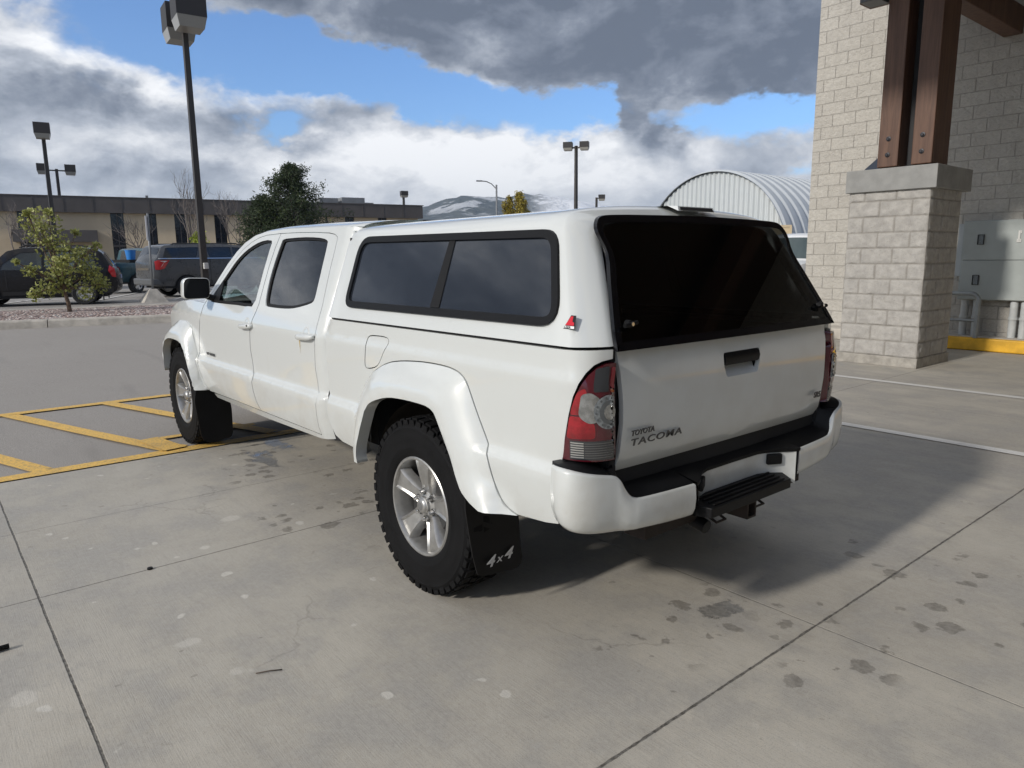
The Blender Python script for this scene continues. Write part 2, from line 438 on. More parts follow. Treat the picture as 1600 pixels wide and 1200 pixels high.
# ================================================================== GROUND
def ground_h(x, y):
    a = min(1.0, max(0.0, (x-4.0)/10.5)); b = min(1.0, max(0.0, (x + y*.0 - 3.0)/6.0))
    h = .15*a
    if y < -7 and x < 12: h = min(h, .15*a)
    return h
def asphalt_mat():
    m = bpy.data.materials.new('asphalt'); m.use_nodes = True; t = NT(m.node_tree); b = m.node_tree.nodes['Principled BSDF']
    g = t.new('ShaderNodeNewGeometry').outputs['Position']; x, y, z = t.xyz(g)
    sp = t.noise(g, 130, 3, .7); sp2 = t.voro(g, 75).outputs['Distance']; big = t.noise(g, .5, 5, .6); med = t.noise(t.vec(x*.35, y*2.0, 0.0), 1.0, 4, .6)
    c = t.mix(sp.sm(.3, .75), (.185, .172, .157), (.40, .372, .340))
    c = t.mix(E(t, sp2).sm(.16, .05)*.55, c, (.45, .43, .40))
    c = t.mix(big.sm(.35, .7)*.35, c, (.32, .30, .275))
    c = t.mix(med.sm(.55, .75)*.25, c, (.10, .096, .09))
    far = t.smooth(x, 22.0, 26.0)
    c = t.mix(far*.5, c, (.26, .25, .24))
    t.put(b.inputs['Base Color'], c); b.inputs['Roughness'].default_value = .85
    t.put(b.inputs['Normal'], t.bump(sp*1.0, .5, .006)); return m
def concrete_mat():
    m = bpy.data.materials.new('concrete_slab'); m.use_nodes = True; t = NT(m.node_tree); b = m.node_tree.nodes['Principled BSDF']
    g = t.new('ShaderNodeNewGeometry').outputs['Position']; x, y, z = t.xyz(g)
    big = t.noise(g, .55, 5, .6, .3); mid = t.noise(g, 2.3, 6, .65); fine = t.noise(g, 45, 5, .7); grit = t.noise(g, 260, 2, .6)
    c = t.mix(big.sm(.3, .7), (.335, .308, .262), (.475, .438, .368))
    c = t.mix(mid.sm(.44, .62)*.62, c, (.30, .288, .268))
    c = t.mix(mid.sm(.52, .30)*.30, c, (.50, .475, .42))
    # tyre-polished lane, streaks along the drive direction
    st = t.noise(t.vec(x*.55, y*5.0, 0.0), 1.0, 6, .65)
    c = t.mix(st.sm(.5, .72)*.30, c, (.27, .255, .238))
    lane = t.smooth(y, -1.8, -3.2)*(1.0 - t.smooth(y, -6.6, -8.2))
    c = t.mix(lane*st.sm(.38, .62)*.42, c, (.29, .265, .245))
    lane2 = t.smooth(x, -.4, 1.0)*t.smooth(y, 0.6, 1.6)
    c = t.mix(lane2*big.sm(.35, .6)*.35, c, (.27, .257, .245))
    # pale drip spots and rings
    wv = t.new('ShaderNodeVectorMath', operation='ADD'); t.link(g, wv.inputs[0]); nn = t.new('ShaderNodeTexNoise'); nn.inputs['Scale'].default_value = 14; t.link(g, nn.inputs['Vector'])
    sc = t.new('ShaderNodeVectorMath', operation='SCALE'); t.link(nn.outputs['Color'], sc.inputs[0]); sc.inputs['Scale'].default_value = .07; t.link(sc.outputs[0], wv.inputs[1]); wp = wv.outputs[0]
    v1 = t.voro(wp, 3.1); d1 = E(t, v1.outputs['Distance']); s1, s2, s3 = t.xyz(v1.outputs['Color'])
    rad = s1*.16 + .03; spots = t.smooth(d1 - rad, .035, -.02)*s2.sm(.30, .45)*t.noise(g, 1.3, 3, .6).sm(.33, .45)
    area_l = t.smooth(y, .2, 1.0)*t.smooth(x, -2.2, -.8)
    c = t.mix((spots*area_l*.5).clamp(), c, (.57, .545, .49))
    v2 = t.voro(wp, 7.5); d2 = E(t, v2.outputs['Distance']); q1, q2, q3 = t.xyz(v2.outputs['Color'])
    sp2 = t.smooth(d2 - q1*.20, .03, -.03)*q2.sm(.50, .6)
    c = t.mix(sp2*(area_l*.7+.12), c, (.56, .535, .48))
    # dark oil drips: clusters
    def bl(cx, cy, rx, ry, rot=0.0):
        ca, sa = math.cos(R(rot)), math.sin(R(rot)); X = ((x-cx)*ca + (y-cy)*sa)/rx; Y = ((y-cy)*ca - (x-cx)*sa)/ry
        return t.math('EXPONENT', (X*X + Y*Y)*-1.0)
    clus = (bl(-.95, .35, .28, .38) + bl(-1.75, -.75, .42, .55, 30) + bl(-1.55, .1, .16, .3) + bl(1.25, .72, .45, .35)*1.4 + bl(2.3, .5, .9, .45)*1.6 + bl(1.0, .95, .3, .3) + bl(-1.35, -1.1, .5, .25)*.8 + bl(.2, .5, .5, .5)*.4 + bl(-1.1,-.2,.3,.3)*.7).min(1.0)
    v3 = t.voro(wp, 8.5); d3 = E(t, v3.outputs['Distance']); w1, w2, w3 = t.xyz(v3.outputs['Color'])
    o1 = t.smooth(d3 - w1*.46 - t.noise(g, 34, 4, .65)*.50 + .25, .03, -.05)*w2.sm(.15, .3)
    c = t.mix((o1*clus.sm(.28, .6)*.58).clamp(), c, (.085, .072, .056))
    v4 = t.voro(wp, 17.0); d4 = E(t, v4.outputs['Distance']); u1, u2, u3 = t.xyz(v4.outputs['Color'])
    o2 = t.smooth(d4 - u1*.3, .03, -.04)*u2.sm(.82, .86)
    c = t.mix(o2*t.noise(g, .9, 2, .5).sm(.42, .6)*.5, c, (.13, .12, .10))
    # wet patches under the truck
    wet = (bl(2.65, .62, .40, .13) + bl(3.0, .35, .30, .14) + bl(1.7, -.05, .8, .14)*.8 + bl(-1.0, .05, .10, .18)*1.0)
    wetm = t.smooth(wet + (t.noise(g, 9, 6, .7) - .5)*2.2, .70, .82)
    c = t.mix(wetm*.7, c, (.09, .086, .078))
    # cracks
    cr = t.new('ShaderNodeTexVoronoi', feature='DISTANCE_TO_EDGE'); cr.inputs['Scale'].default_value = .42
    wv2 = t.new('ShaderNodeVectorMath', operation='ADD'); t.link(g, wv2.inputs[0]); sc2 = t.new('ShaderNodeVectorMath', operation='SCALE'); n3 = t.new('ShaderNodeTexNoise'); n3.inputs['Scale'].default_value = 3; n3.inputs['Detail'].default_value = 8; t.link(g, n3.inputs['Vector'])
    t.link(n3.outputs['Color'], sc2.inputs[0]); sc2.inputs['Scale'].default_value = .55; t.link(sc2.outputs[0], wv2.inputs[1]); t.link(wv2.outputs[0], cr.inputs['Vector'])
    ck = t.smooth(E(t, cr.outputs['Distance']), .0045, .0012)*t.noise(g, 1.1, 3, .5).sm(.5, .6)
    c = t.mix(ck*.28, c, (.13, .12, .105))
    # joints: sawn grooves, wide ones filled with dirt
    wob = (t.noise(g, 6, 4, .6) - .5)*.012; ragged = (t.noise(g, 26, 4, .7) - .5)
    def joint(coord, at, w, rag=0.0):
        return t.smooth((coord + wob*.5 - at).abs() + ragged*rag, w*.5 + .002, w*.5 - .002)
    jn = joint(x, -1.333, .009, .009).max(joint(x, 1.055, .006)).max(joint(x, 2.06, .004)*.7).max(joint(y, 2.25, .009, .004)).max(joint(y, -.135, .005, .006)*.55).max(joint(y, -5.0, .006)*.5).max(joint(x, -6.5, .013)).max(joint(x, -4.0, .006))
    halo = t.smooth((x + 1.333).abs(), .09, 0.0)*t.noise(g, 7, 4, .6).sm(.45, .7)
    c = t.mix(halo*.35, c, (.16, .145, .12))
    c = t.mix(jn.clamp()*.93, c, (.035, .030, .024))
    c = t.mix(fine.sm(.38, .62)*.30, c, (.44, .42, .37)); c = t.mix(grit.sm(.52, .72)*.42, c, (.16, .155, .14))
    broom = t.noise(t.vec(x*9.0, y*230.0, 0.0), 1.0, 3, .6)
    c = t.mix(broom.sm(.45, .7)*.22, c, (.19, .18, .165))
    t.put(b.inputs['Base Color'], c)
    t.put(b.inputs['Roughness'], (.80 - wetm*.50 - lane*.12 - lane2*.1 - o1*clus*.2).clamp())
    h = fine*.35 + grit*.3 + broom*.5 - jn*6.0
    t.put(b.inputs['Normal'], t.bump(h*(1.0 - wetm*.9), .5, .003)); return m
def line_mat(name, colr, wear, under):
    m = bpy.data.materials.new(name); m.use_nodes = True; t = NT(m.node_tree); b = m.node_tree.nodes['Principled BSDF']
    g = t.new('ShaderNodeNewGeometry').outputs['Position']
    w = t.noise(g, 60, 5, .7).sm(.60 - wear*.2, .75)
    c = t.mix((w*wear + t.noise(g, 4, 4, .6).sm(.45, .75)*.25).clamp(), colr, under)
    t.put(b.inputs['Base Color'], c); b.inputs['Roughness'].default_value = .7
    t.put(b.inputs['Normal'], t.bump(t.noise(g, 130, 3, .7), .4, .004)); return m
xs = [-60, -20, -8, -4, 0, 3, 4, 6, 8, 10, 12, 13.5, 14.5, 20, 40, 80, 200, 800, 3000, 6000]
ys = [-6000, -1500, -400, -100, -40, -20, -12, -8, -4, 0, 4, 8, 14, 30, 100, 500, 3000]
xs = [-3000, -500] + xs
V = [(x, y, ground_h(x, y)) for x in xs for y in ys]; ny = len(ys)
F = [(i*ny+j, (i+1)*ny+j, (i+1)*ny+j+1, i*ny+j+1) for i in range(len(xs)-1) for j in range(ny-1)]
tag(mk('ground', V, F, asphalt_mat()), kind='structure')
M_CONC = concrete_mat()
g_ = MB(); nx_ = 16
V = []; F = []
V = [(-14, -9.9, .005), (3.245, -9.9, .005), (3.245, 13, .005), (-14, 13, .005)]
tag(mk('pavement', V, [(0, 1, 2, 3)], M_CONC), kind='structure')
tag(mk('apron_path', [(3.249, -9.9, .006), (9.5, -9.9, .085), (9.5, -3.2, .085), (3.249, -3.2, .006)], [(0, 1, 2, 3)], M_CONC), kind='structure')
M_YEL = line_mat('yellow_road_paint', (.74, .46, .10), .9, (.20, .17, .12))
M_WLINE = line_mat('white_road_paint', (.62, .61, .58), .5, (.33, .31, .29))
def strip(p0, p1, w, z=.010, zf=None):
    a = Vector(p0); b = Vector(p1); d = (b-a).normalized(); n = Vector((-d.y, d.x))*w/2
    n_ = max(1, int((b-a).length/1.0)); V = []; F = []
    for i in range(n_+1):
        q = a + (b-a)*i/n_
        for s_ in (1, -1):
            k = q + n*s_; V.append((k.x, k.y, ground_h(k.x, k.y) + z))
        if i: F.append((2*i-2, 2*i-1, 2*i+1, 2*i))
    return V, F
def markings(name, segs, m):
    mb = MB()
    for i, (a, b, w) in enumerate(segs):
        V, F = strip(a, b, w, .009 + .0035*(i % 4)); mb.add(V, F)
    return tag(mb.build(name, m), kind='structure')
hatch = [((3.335, 12), (3.335, -3.0), .14), ((5.765, 12), (5.765, -3.0), .12)]
for k in range(-7, 5):
    y0 = 1.95 - .85*k
    hatch.append(((5.72, y0 - .02), (3.40, y0 - .86), .13))
hatch += [((3.82, 1.17), (3.82, .25), .09), ((3.86, 1.14), (3.36, 1.05), .17), ((3.62, 1.13), (3.40, 1.02), .2)]
markings('yellow_road_marking', hatch, M_YEL)
markings('white_road_marking', [((-14, -6.155), (5.5, -6.155), .115), ((-14, -3.675), (5.5, -3.675), .115)], M_WLINE)
park = []
for k in range(-2, 7):
    y0 = .9 - 2.75*k; park.append(((24.6 - .1*k, y0), (33.5, y0 - 4.2), .13))
park.append(((24.0, -2.3), (24.4, -9.5), .13)); park.append(((27.5, 2.0), (27.9, -8.0), .12))
markings('parking_bay_marking', park, M_WLINE)
# planted island: two kerbs, pink gravel
M_KERB = mat('kerb_concrete', (.43, .40, .35), .85, var=.22, vscale=4, bump=.5, bscale=50, bdist=.004)
def kerb(name, line, w, z0, h, gaps, label, grp):
    t = thing(name, (0, 0, 0), 0, label, 'kerb', grp)
    for i in range(len(line)-1):
        a = Vector(line[i]); b = Vector(line[i+1]); d = (b-a).normalized(); n = Vector((d.y, -d.x)) if Vector((d.y, -d.x)).x > 0 else Vector((-d.y, d.x))
        a = a + d*.008; b = b - d*.008
        prof = [(0, 0), (.035, h-.03), (.06, h), (w, h), (w, 0)]
        V = []; 
        for q in (a, b):
            for (o_, z_) in prof: V.append((q.x + n.x*o_, q.y + n.y*o_, z0 + z_))
        F = [(k, k+1, k+6, k+5) for k in range(4)] + [(4, 3, 2, 1, 0), (5, 6, 7, 8, 9)]
        mk('kerb_stone', V, F, M_KERB, t)
    return t
def along(x0, y0, y1, sl, step, off=0.0):
    out = []; y = y1
    while y > y0: out.append((x0 + sl*(y - 0), y)); y -= step
    out.append((x0 + sl*y0, y0)); return out
kerb('road_kerb', along(14.87, -14, 12.6, .27, 3.05), .34, .14, .17, 1, 'rounded concrete kerb along the near edge of the pink gravel bed', None)
kerb('road_kerb', along(19.30, -14, 12.0, .10, 3.05), .20, .14, .17, 1, 'far concrete kerb behind the pink gravel bed, next to the parked cars', None)
def gravel_mat():
    m = bpy.data.materials.new('pink_gravel'); m.use_nodes = True; t = NT(m.node_tree); b = m.node_tree.nodes['Principled BSDF']
    g = t.new('ShaderNodeNewGeometry').outputs['Position']; v = t.voro(g, 17.0); s1, s2, s3 = t.xyz(v.outputs['Color'])
    c = t.mix(s1.sm(.1, .9), (.27, .19, .17), (.66, .52, .47)); c = t.mix(E(t, v.outputs['Distance']).sm(.35, .65)*.8, c, (.07, .05, .045))
    c = t.mix(s2.sm(.8, .9), c, (.62, .58, .54))
    t.put(b.inputs['Base Color'], c); b.inputs['Roughness'].default_value = .9
    t.put(b.inputs['Normal'], t.bump(1.0 - E(t, v.outputs['Distance']), 1.0, .05)); return m
gv = []; gf = []; gy = [12 - i*.13 for i in range(200)]
for i, y in enumerate(gy):
    for j in range(30):
        a = 14.87 + .27*y + .30; b2 = 19.30 + .10*y + .04; x = a + (b2-a)*j/29
        edge = min(j, 29-j)/29*2
        gv.append((x, y, .27 + .05*min(1, edge*3) + (noise.noise(Vector((x*9, y*9, 0)))*.028 if 0 < j < 29 else 0) + .03*noise.noise(Vector((x, y, 3)))))
for i in range(len(gy)-1):
    for j in range(29): gf.append((i*30+j, i*30+j+1, (i+1)*30+j+1, (i+1)*30+j))
tag(mk('gravel', gv, gf, gravel_mat(), None, False), 'pink crushed stone filling the planting island between the two kerbs', 'gravel', None, 'stuff')
# hills on the horizon, snow on the far slope
def hill_mat():
    m = bpy.data.materials.new('hillside'); m.use_nodes = True; t = NT(m.node_tree); b = m.node_tree.nodes['Principled BSDF']
    g = t.new('ShaderNodeNewGeometry'); x, y, z = t.xyz(g.outputs['Position'])
    P = t.vec(x*.001, y*.001, z*.001); n = t.noise(P, 9, 8, .65); n2 = t.noise(P, 30, 6, .6); n3 = t.noise(P, 2.2, 3, .5)
    c = t.mix(n2.sm(.35, .65), (.022, .034, .040), (.065, .075, .070))
    low = t.smooth(z, 95.0, 55.0); c = t.mix(low*.8, c, (.20, .17, .13))
    snow = (n.sm(.52, .60)*t.smooth(z, 100.0, 175.0)*.55).clamp()
    ang = t.math('ARCTAN2', y, x)*57.2958
    big = t.smooth(ang, -40.5, -44.0)*t.smooth(z, 110.0, 150.0)*(n*.6+n2*.5).sm(.30, .44)
    c = t.mix((snow + big).clamp(), c, (.82, .84, .88))
    t.put(b.inputs['Base Color'], c); b.inputs['Roughness'].default_value = .95
    t.put(b.inputs['Normal'], t.bump(n2, .6, 30.0)); return m
def ridge(a):
    pts = [(-90, 110), (-75, 120), (-60, 165), (-52, 190), (-48, 222), (-45, 250), (-42.3, 272), (-40.7, 277), (-39.2, 262), (-37.6, 262), (-36.2, 268), (-34.6, 246), (-33, 226), (-31, 222), (-28, 205), (-20, 150), (-8, 120), (10, 90), (30, 60)]
    for i in range(len(pts)-1):
        if pts[i][0] <= a <= pts[i+1][0]:
            t = (a-pts[i][0])/(pts[i+1][0]-pts[i][0]); t = t*t*(3-2*t); return pts[i][1]*(1-t) + pts[i+1][1]*t
    return 40
hv = []; hf = []; NA, ND = 320, 34
for i in range(NA+1):
    a = -88 + 115*i/NA; hr = ridge(a)
    for j in range(ND+1):
        t = j/ND; d = 1750 + 2300*t; sh = math.sin(min(1, t/.56)*math.pi/2)**1.25 if t < .56 else 1 - (t-.56)*.6
        x, y = d*math.cos(R(a)), d*math.sin(R(a)); q = Vector((x*.0022, y*.0022, 0))
        nn = 0; am = 1.0
        for o_ in range(5): nn += (.5-abs(noise.noise(q)))*am; q = q*2.1; am *= .5
        z = (hr*.90 - 2)*sh*(1 + (nn-.75)*.30*(1 if t < .5 else .35))
        z = max(-3, z if t > .02 else -3)
        hv.append((x, y, z))
for i in range(NA):
    for j in range(ND): k = i*(ND+1)+j; hf.append((k, k+1, k+ND+2, k+ND+1))
tag(mk('hills', hv, hf, hill_mat(), None, True), kind='structure')
# ================================================================== BLOCK BUILDING AND PORCH
def block_mat(name, axis, c1, c2, mort, bw=.406, bh=.203, off=(0, 0)):
    m = bpy.data.materials.new(name); m.use_nodes = True; t = NT(m.node_tree); b = m.node_tree.nodes['Principled BSDF']
    g = t.new('ShaderNodeTexCoord').outputs['Object']; x, y, z = t.xyz(g)
    h = x if axis == 'x' else y
    br = t.new('ShaderNodeTexBrick'); br.offset = .5; br.offset_frequency = 2; br.squash = 1.0
    t.put(br.inputs['Vector'], t.vec(h + off[0], z + off[1], 0.0)); br.inputs['Scale'].default_value = 1.0
    br.inputs['Brick Width'].default_value = bw; br.inputs['Row Height'].default_value = bh; br.inputs['Mortar Size'].default_value = .006; br.inputs['Mortar Smooth'].default_value = .35
    br.inputs['Color1'].default_value = (*c1, 1); br.inputs['Color2'].default_value = (*c2, 1); br.inputs['Mortar'].default_value = (*mort, 1); br.inputs['Bias'].default_value = 0
    n = t.noise(g, 16, 6, .62); n2 = t.noise(g, 55, 4, .65); st = t.noise(t.vec(x*2.0, y*2.0, z*.5), 1.0, 4, .6)
    c = t.mix(n.sm(.35, .7)*.35, br.outputs['Color'], tuple(q*.72 for q in c1)); c = t.mix(n2.sm(.55, .75)*.3, c, tuple(min(1, q*1.25) for q in c2))
    c = t.mix(st.sm(.48, .75)*.34, c, tuple(q*.7 for q in c1))
    t.put(b.inputs['Base Color'], c); b.inputs['Roughness'].default_value = .92
    hh = n*.9 + n2*.35 - E(t, br.outputs['Fac'])*1.3
    t.put(b.inputs['Normal'], t.bump(hh, 1.0, .038)); return m
M_BLKX = block_mat('split_face_block_long', 'x', (.48, .455, .41), (.53, .505, .455), (.40, .375, .335), off=(.07, -.26))
M_BLKY = block_mat('split_face_block_return', 'y', (.48, .455, .41), (.53, .505, .455), (.40, .375, .335), off=(0, -.26))
wall = MB(); wall.bb(-16, 4.33, -22, -10.4, .0, 7.2); wall.bb(-20, -11, -10.399, 9.0, .0, 7.2)  # second box: unseen wing added behind the camera to darken the tailgate
mats = [M_BLKX, M_BLKY]
w_ = mk('block_building', wall.V, wall.F, mats)
for p_ in w_.data.polygons: p_.material_index = 1 if abs(p_.normal.x) > .5 else 0
tag(w_, 'tall cream split-face block building behind the wooden porch posts, with an added unseen wing', 'building')
M_CAPST = mat('wall_coping', (.30, .29, .27), .8)
c_ = MB(); c_.bb(-15.9, 4.43, -22.1, -10.3, 7.2, 7.35); c_.bb(-20.1, -10.9, -10.29, 9.1, 7.2, 7.35); c_.build('coping', M_CAPST, w_)  # second box tops the added wing
M_SILL = mat('ledge_concrete', (.46, .43, .38), .85, var=.15, vscale=3, bump=.4, bscale=60)
M_KYEL = mat('yellow_kerb_paint', (.66, .37, .025), .6, var=.18, vscale=6, bump=.3, bscale=40)
tag(MB().bb(-10.99, 4.9, -10.398, -10.02, .0, .205).build('service_ledge', M_SILL), 'raised concrete ledge along the foot of the block building', 'ledge')
yk = MB(); yk.bb(-10.99, 2.7, -10.018, -9.90, .006, .20)
tag(yk.build('painted_kerb', M_KYEL, bevel=.02), 'yellow painted kerb below the grey electrical cabinet', 'kerb')
tag(MB().bb(2.71, 4.9, -10.018, -9.90, .006, .20).build('plain_kerb', M_KERB, bevel=.02), 'unpainted concrete kerb at the foot of the sunlit block wall', 'kerb')
# pillar: masonry with broken faces
pil = thing('masonry_pillar', (1.62, -7.94, 0), 0, 'grey split-face block pillar with concrete cap carrying the brown timber posts', 'pillar')
def rough_face(org, ud, nd, wid, hgt, z0, seed, m, flip=False):
    org = Vector(org); ud = Vector(ud); nd = Vector(nd); st = .0203; nu = round(wid/st); nv = round(hgt/st)
    V = []; F = []
    for i in range(nu+1):
        for j in range(nv+1):
            a = wid*i/nu; z = hgt*j/nv; row = int(z/.203 + 1e-4); fz = (z/.203) % 1.0
            oh = (a + (row % 2)*.203 + seed*.0203*5); fx = (oh/.406) % 1.0
            dm = min(min(fz, 1-fz)*.203, min(fx, 1-fx)*.406)
            g = min(1, dm/.022)
            q = Vector((a*7+seed*5, z*7, row*3.1 + int(oh/.406)*1.7)); d = (noise.noise(q)*.008 + noise.noise(q*2.3)*.007 + noise.noise(q*5.5)*.008 + .010)*g
            ed = min(a, wid-a)/.03
            if ed < 1: d *= ed
            V.append(org + ud*a + Vector((0, 0, z0+z)) + nd*d)
    for i in range(nu):
        for j in range(nv):
            k = i*(nv+1)+j; q = (k, k+nv+1, k+nv+2, k+1); F.append(q if not flip else q[::-1])
    return V, F
M_PILX = block_mat('pillar_block_front', 'x', (.43, .405, .365), (.49, .462, .41), (.24, .225, .20), off=(1.0, 0))
M_PILY = block_mat('pillar_block_side', 'y', (.43, .405, .365), (.49, .462, .41), (.24, .225, .20), off=(1.0, 0))
px0, px1, py0, py1, pz = 1.135, 2.150, -8.43, -7.415, .135
def pillar_mat():
    m = bpy.data.materials.new('pillar_block'); m.use_nodes = True; t = NT(m.node_tree); b = m.node_tree.nodes['Principled BSDF']
    g = t.new('ShaderNodeTexCoord').outputs['Object']; n = t.noise(g, 9, 6, .65); n2 = t.noise(g, 60, 4, .7)
    c = t.mix(n.sm(.3, .7), (.33, .316, .295), (.43, .412, .382)); c = t.mix(n2.sm(.5, .75)*.5, c, (.19, .175, .155))
    at = t.new('ShaderNodeAttribute', attribute_name='mortar'); c = t.mix(E(t, at.outputs['Fac'])*.6, c, (.20, .185, .16))
    t.put(b.inputs['Base Color'], c); b.inputs['Roughness'].default_value = .92; t.put(b.inputs['Normal'], t.bump(n2, .6, .006)); return m
M_PIL = pillar_mat(); V = []; F = []
ctr = Vector((1.62, -7.94, 0))
allmort = []
for (org, ud, nd, wid, sd_) in (((px0, py1, 0), (1, 0, 0), (0, 1, 0), px1-px0, 0), ((px0, py0, 0), (0, 1, 0), (-1, 0, 0), py1-py0, 2), ((px1, py1, 0), (0, -1, 0), (1, 0, 0), py1-py0, 5), ((px1, py0, 0), (-1, 0, 0), (0, -1, 0), px1-px0, 7)):
    v, f_ = rough_face(Vector(org)-ctr, ud, nd, wid, 2.1518, pz, sd_, M_PIL, True); k = len(V); V += v; F += [tuple(i+k for i in q) for q in f_]
    nu = round(wid/.0203); nv = round(2.1518/.0203)
    for i in range(nu+1):
        for j in range(nv+1):
            a = wid*i/nu; z = 2.1518*j/nv; row = int(z/.203+1e-4); fz = (z/.203) % 1.0; fx = ((a+(row % 2)*.203+sd_*.0203*5)/.406) % 1.0
            allmort.append(1.0 if min(min(fz, 1-fz)*.203, min(fx, 1-fx)*.406) < .009 else 0.0)
o = mk('shaft', V, F, M_PIL, pil, True, 25)
at = o.data.attributes.new('mortar', 'FLOAT', 'POINT')
for i, q in enumerate(allmort): at.data[i].value = q
M_CAP = mat('precast_cap', (.27, .27, .26), .8, var=.12, vscale=5, bump=.3, bscale=60, bdist=.002)
MB().bb(px0-.075-1.62, px1+.045-1.62, py0-.11+7.94, py1+.05+7.94, 2.288, 2.575).build('cap', M_CAP, pil, bevel=.008)
MB().bb(px0-.015-1.62, px1+.035-1.62, py0-.03+7.94, py1+.02+7.94, .005, .134).build('plinth', mat('plinth_concrete', (.33, .31, .275), .85, var=.25, vscale=7, bump=.5, bscale=30), pil, bevel=.006)
# porch: timber posts, beams, roof
def wood_mat():
    m = bpy.data.materials.new('stained_timber'); m.use_nodes = True; t = NT(m.node_tree); b = m.node_tree.nodes['Principled BSDF']
    g = t.new('ShaderNodeTexCoord').outputs['Object']; x, y, z = t.xyz(g); n = t.noise(t.vec(x*14.0, y*14.0, z*1.1), 1.0, 6, .65, .6); n2 = t.noise(t.vec(x*60.0, y*60.0, z*3.0), 1.0, 4, .6)
    c = t.mix(n.sm(.3, .7), (.078, .038, .023), (.135, .070, .043)); c = t.mix(n2.sm(.5, .8)*.5, c, (.06, .025, .014))
    t.put(b.inputs['Base Color'], c); b.inputs['Roughness'].default_value = .55; t.put(b.inputs['Normal'], t.bump(n2, .4, .003)); return m
M_WOOD = wood_mat(); M_STEEL = mat('dark_blue_steel', (.035, .045, .065), .5, .6)
RY = -3.0
por = thing('timber_porch', (0, 0, 0), 0, 'dark stained timber porch with twin square posts bolted on the block pillar', 'porch')
for (xa, xb) in ((1.195, 1.44), (1.605, 1.862)):
    MB().bb(xa, xb, -8.03, -7.50, 2.60, 5.6).build('post', M_WOOD, por, bevel=.012)
MB().bb(1.441, 1.604, -7.95, -7.78, 2.60, 5.6).build('gap_backing', mat('gap_shade_dark', (.010, .011, .014), .6), por)  # near-black sheet, shade of the gap between the posts put into its colour
for gy_0 in (-7.60, -7.90):
    MB().add([(1.863, gy_0, 2.577), (2.10, gy_0, 2.577), (1.863, gy_0, 2.77), (1.863, gy_0-.04, 2.577), (2.10, gy_0-.04, 2.577), (1.863, gy_0-.04, 2.77)], [(0, 1, 2), (3, 5, 4), (0, 3, 4, 1), (1, 4, 5, 2), (2, 5, 3, 0)]).build('gusset', M_STEEL, por)
M_BOLT = mat('bolt_steel', (.05, .05, .055), .45, .8)
for (xa, za) in ((1.735, 2.955), (1.735, 2.755), (1.32, 2.955), (1.32, 2.755)):
    MB().lathe_y([(0.0, .028), (.016, .028), (.018, .012), (.030, .010), (.032, 0)], 12, (xa, -7.50, za)).build('bolt', M_BOLT, por)
# beams
MB().bb(1.20, 1.45, -10.39, -8.04, 4.62, 4.98).build('beam', M_WOOD, por, bevel=.012)
MB().bb(1.863, 2.30, -7.93, -7.62, 4.74, 5.05).build('beam', M_WOOD, por, bevel=.012)
MB().bb(-10.9, 2.30, -8.0, -7.55, 5.20, 5.598).build('beam', M_WOOD, por, bevel=.012)
for xb in (-10.5, -6.5, -2.5, 2.1):
    MB().bb(xb, xb+.25, -10.3, RY-.1, 5.602, 5.85).build('rafter', M_WOOD, por, bevel=.012)
M_SOFF = mat('porch_soffit', (.07, .045, .03), .7, var=.2, vscale=6)
MB().bb(-10.9, 2.5, -10.395, RY, 5.852, 6.2).build('roof', [M_SOFF], por)
lt = MB().bb(1.90, 2.14, -7.60, -7.30, 4.655, 4.735); lt.build('light_fixture', mat('grey_fixture', (.10, .11, .12), .5), por, bevel=.01)
# electrical cabinet, conduits, guard rail
M_CAB = mat('grey_cabinet_paint', (.34, .37, .36), .42, var=.08, vscale=2)
cab = thing('electrical_cabinet', (1.2, -10.3, 0), 0, 'grey two-door electrical cabinet mounted on the block wall behind the pillar', 'cabinet')
MB().bb(-1.9, .46, -.095, .12, .76, 1.965).build('housing', M_CAB, cab, bevel=.008)
MB().bb(-1.88, .435, .121, .145, 1.372, 1.955).build('upper_door', M_CAB, cab, bevel=.006)
MB().bb(-1.88, .435, .121, .145, .772, 1.366).build('lower_door', M_CAB, cab, bevel=.006)
MB().bb(.465, .56, -.095, .03, 1.12, 1.93).build('side_box', mat('pale_cabinet_grey', (.42, .45, .46), .5), cab, bevel=.006)
M_DK = mat('recess_black', (.02, .022, .024), .6)
for zc in (1.68, 1.07):
    h = MB(); xh = .20 if zc > 1.5 else .22
    h.bb(xh-.045, xh-.037, .146, .162, zc-.075, zc+.075); h.bb(xh+.037, xh+.045, .146, .162, zc-.075, zc+.075); h.bb(xh-.045, xh+.045, .146, .162, zc+.068, zc+.075); h.bb(xh-.045, xh+.045, .146, .162, zc-.075, zc-.068)
    o = h.build('handle', M_DK, cab); MB().bb(xh-.03, xh+.03, .146, .152, zc-.06, zc+.06).build('latch_recess', mat('latch_grey', (.16, .18, .19), .5), o)
hs = MB(); hs.bb(-.31, -.285, .146, .165, 1.66, 1.80); hs.bb(-.325, -.27, .146, .156, 1.63, 1.68); hs.bb(-.325, -.285, .146, .156, 1.76, 1.80)
hs.build('hasp', mat('galvanised_steel', (.62, .62, .60), .4, .6), cab)
M_COND = mat('conduit_grey', (.44, .46, .46), .5, var=.12, vscale=6)
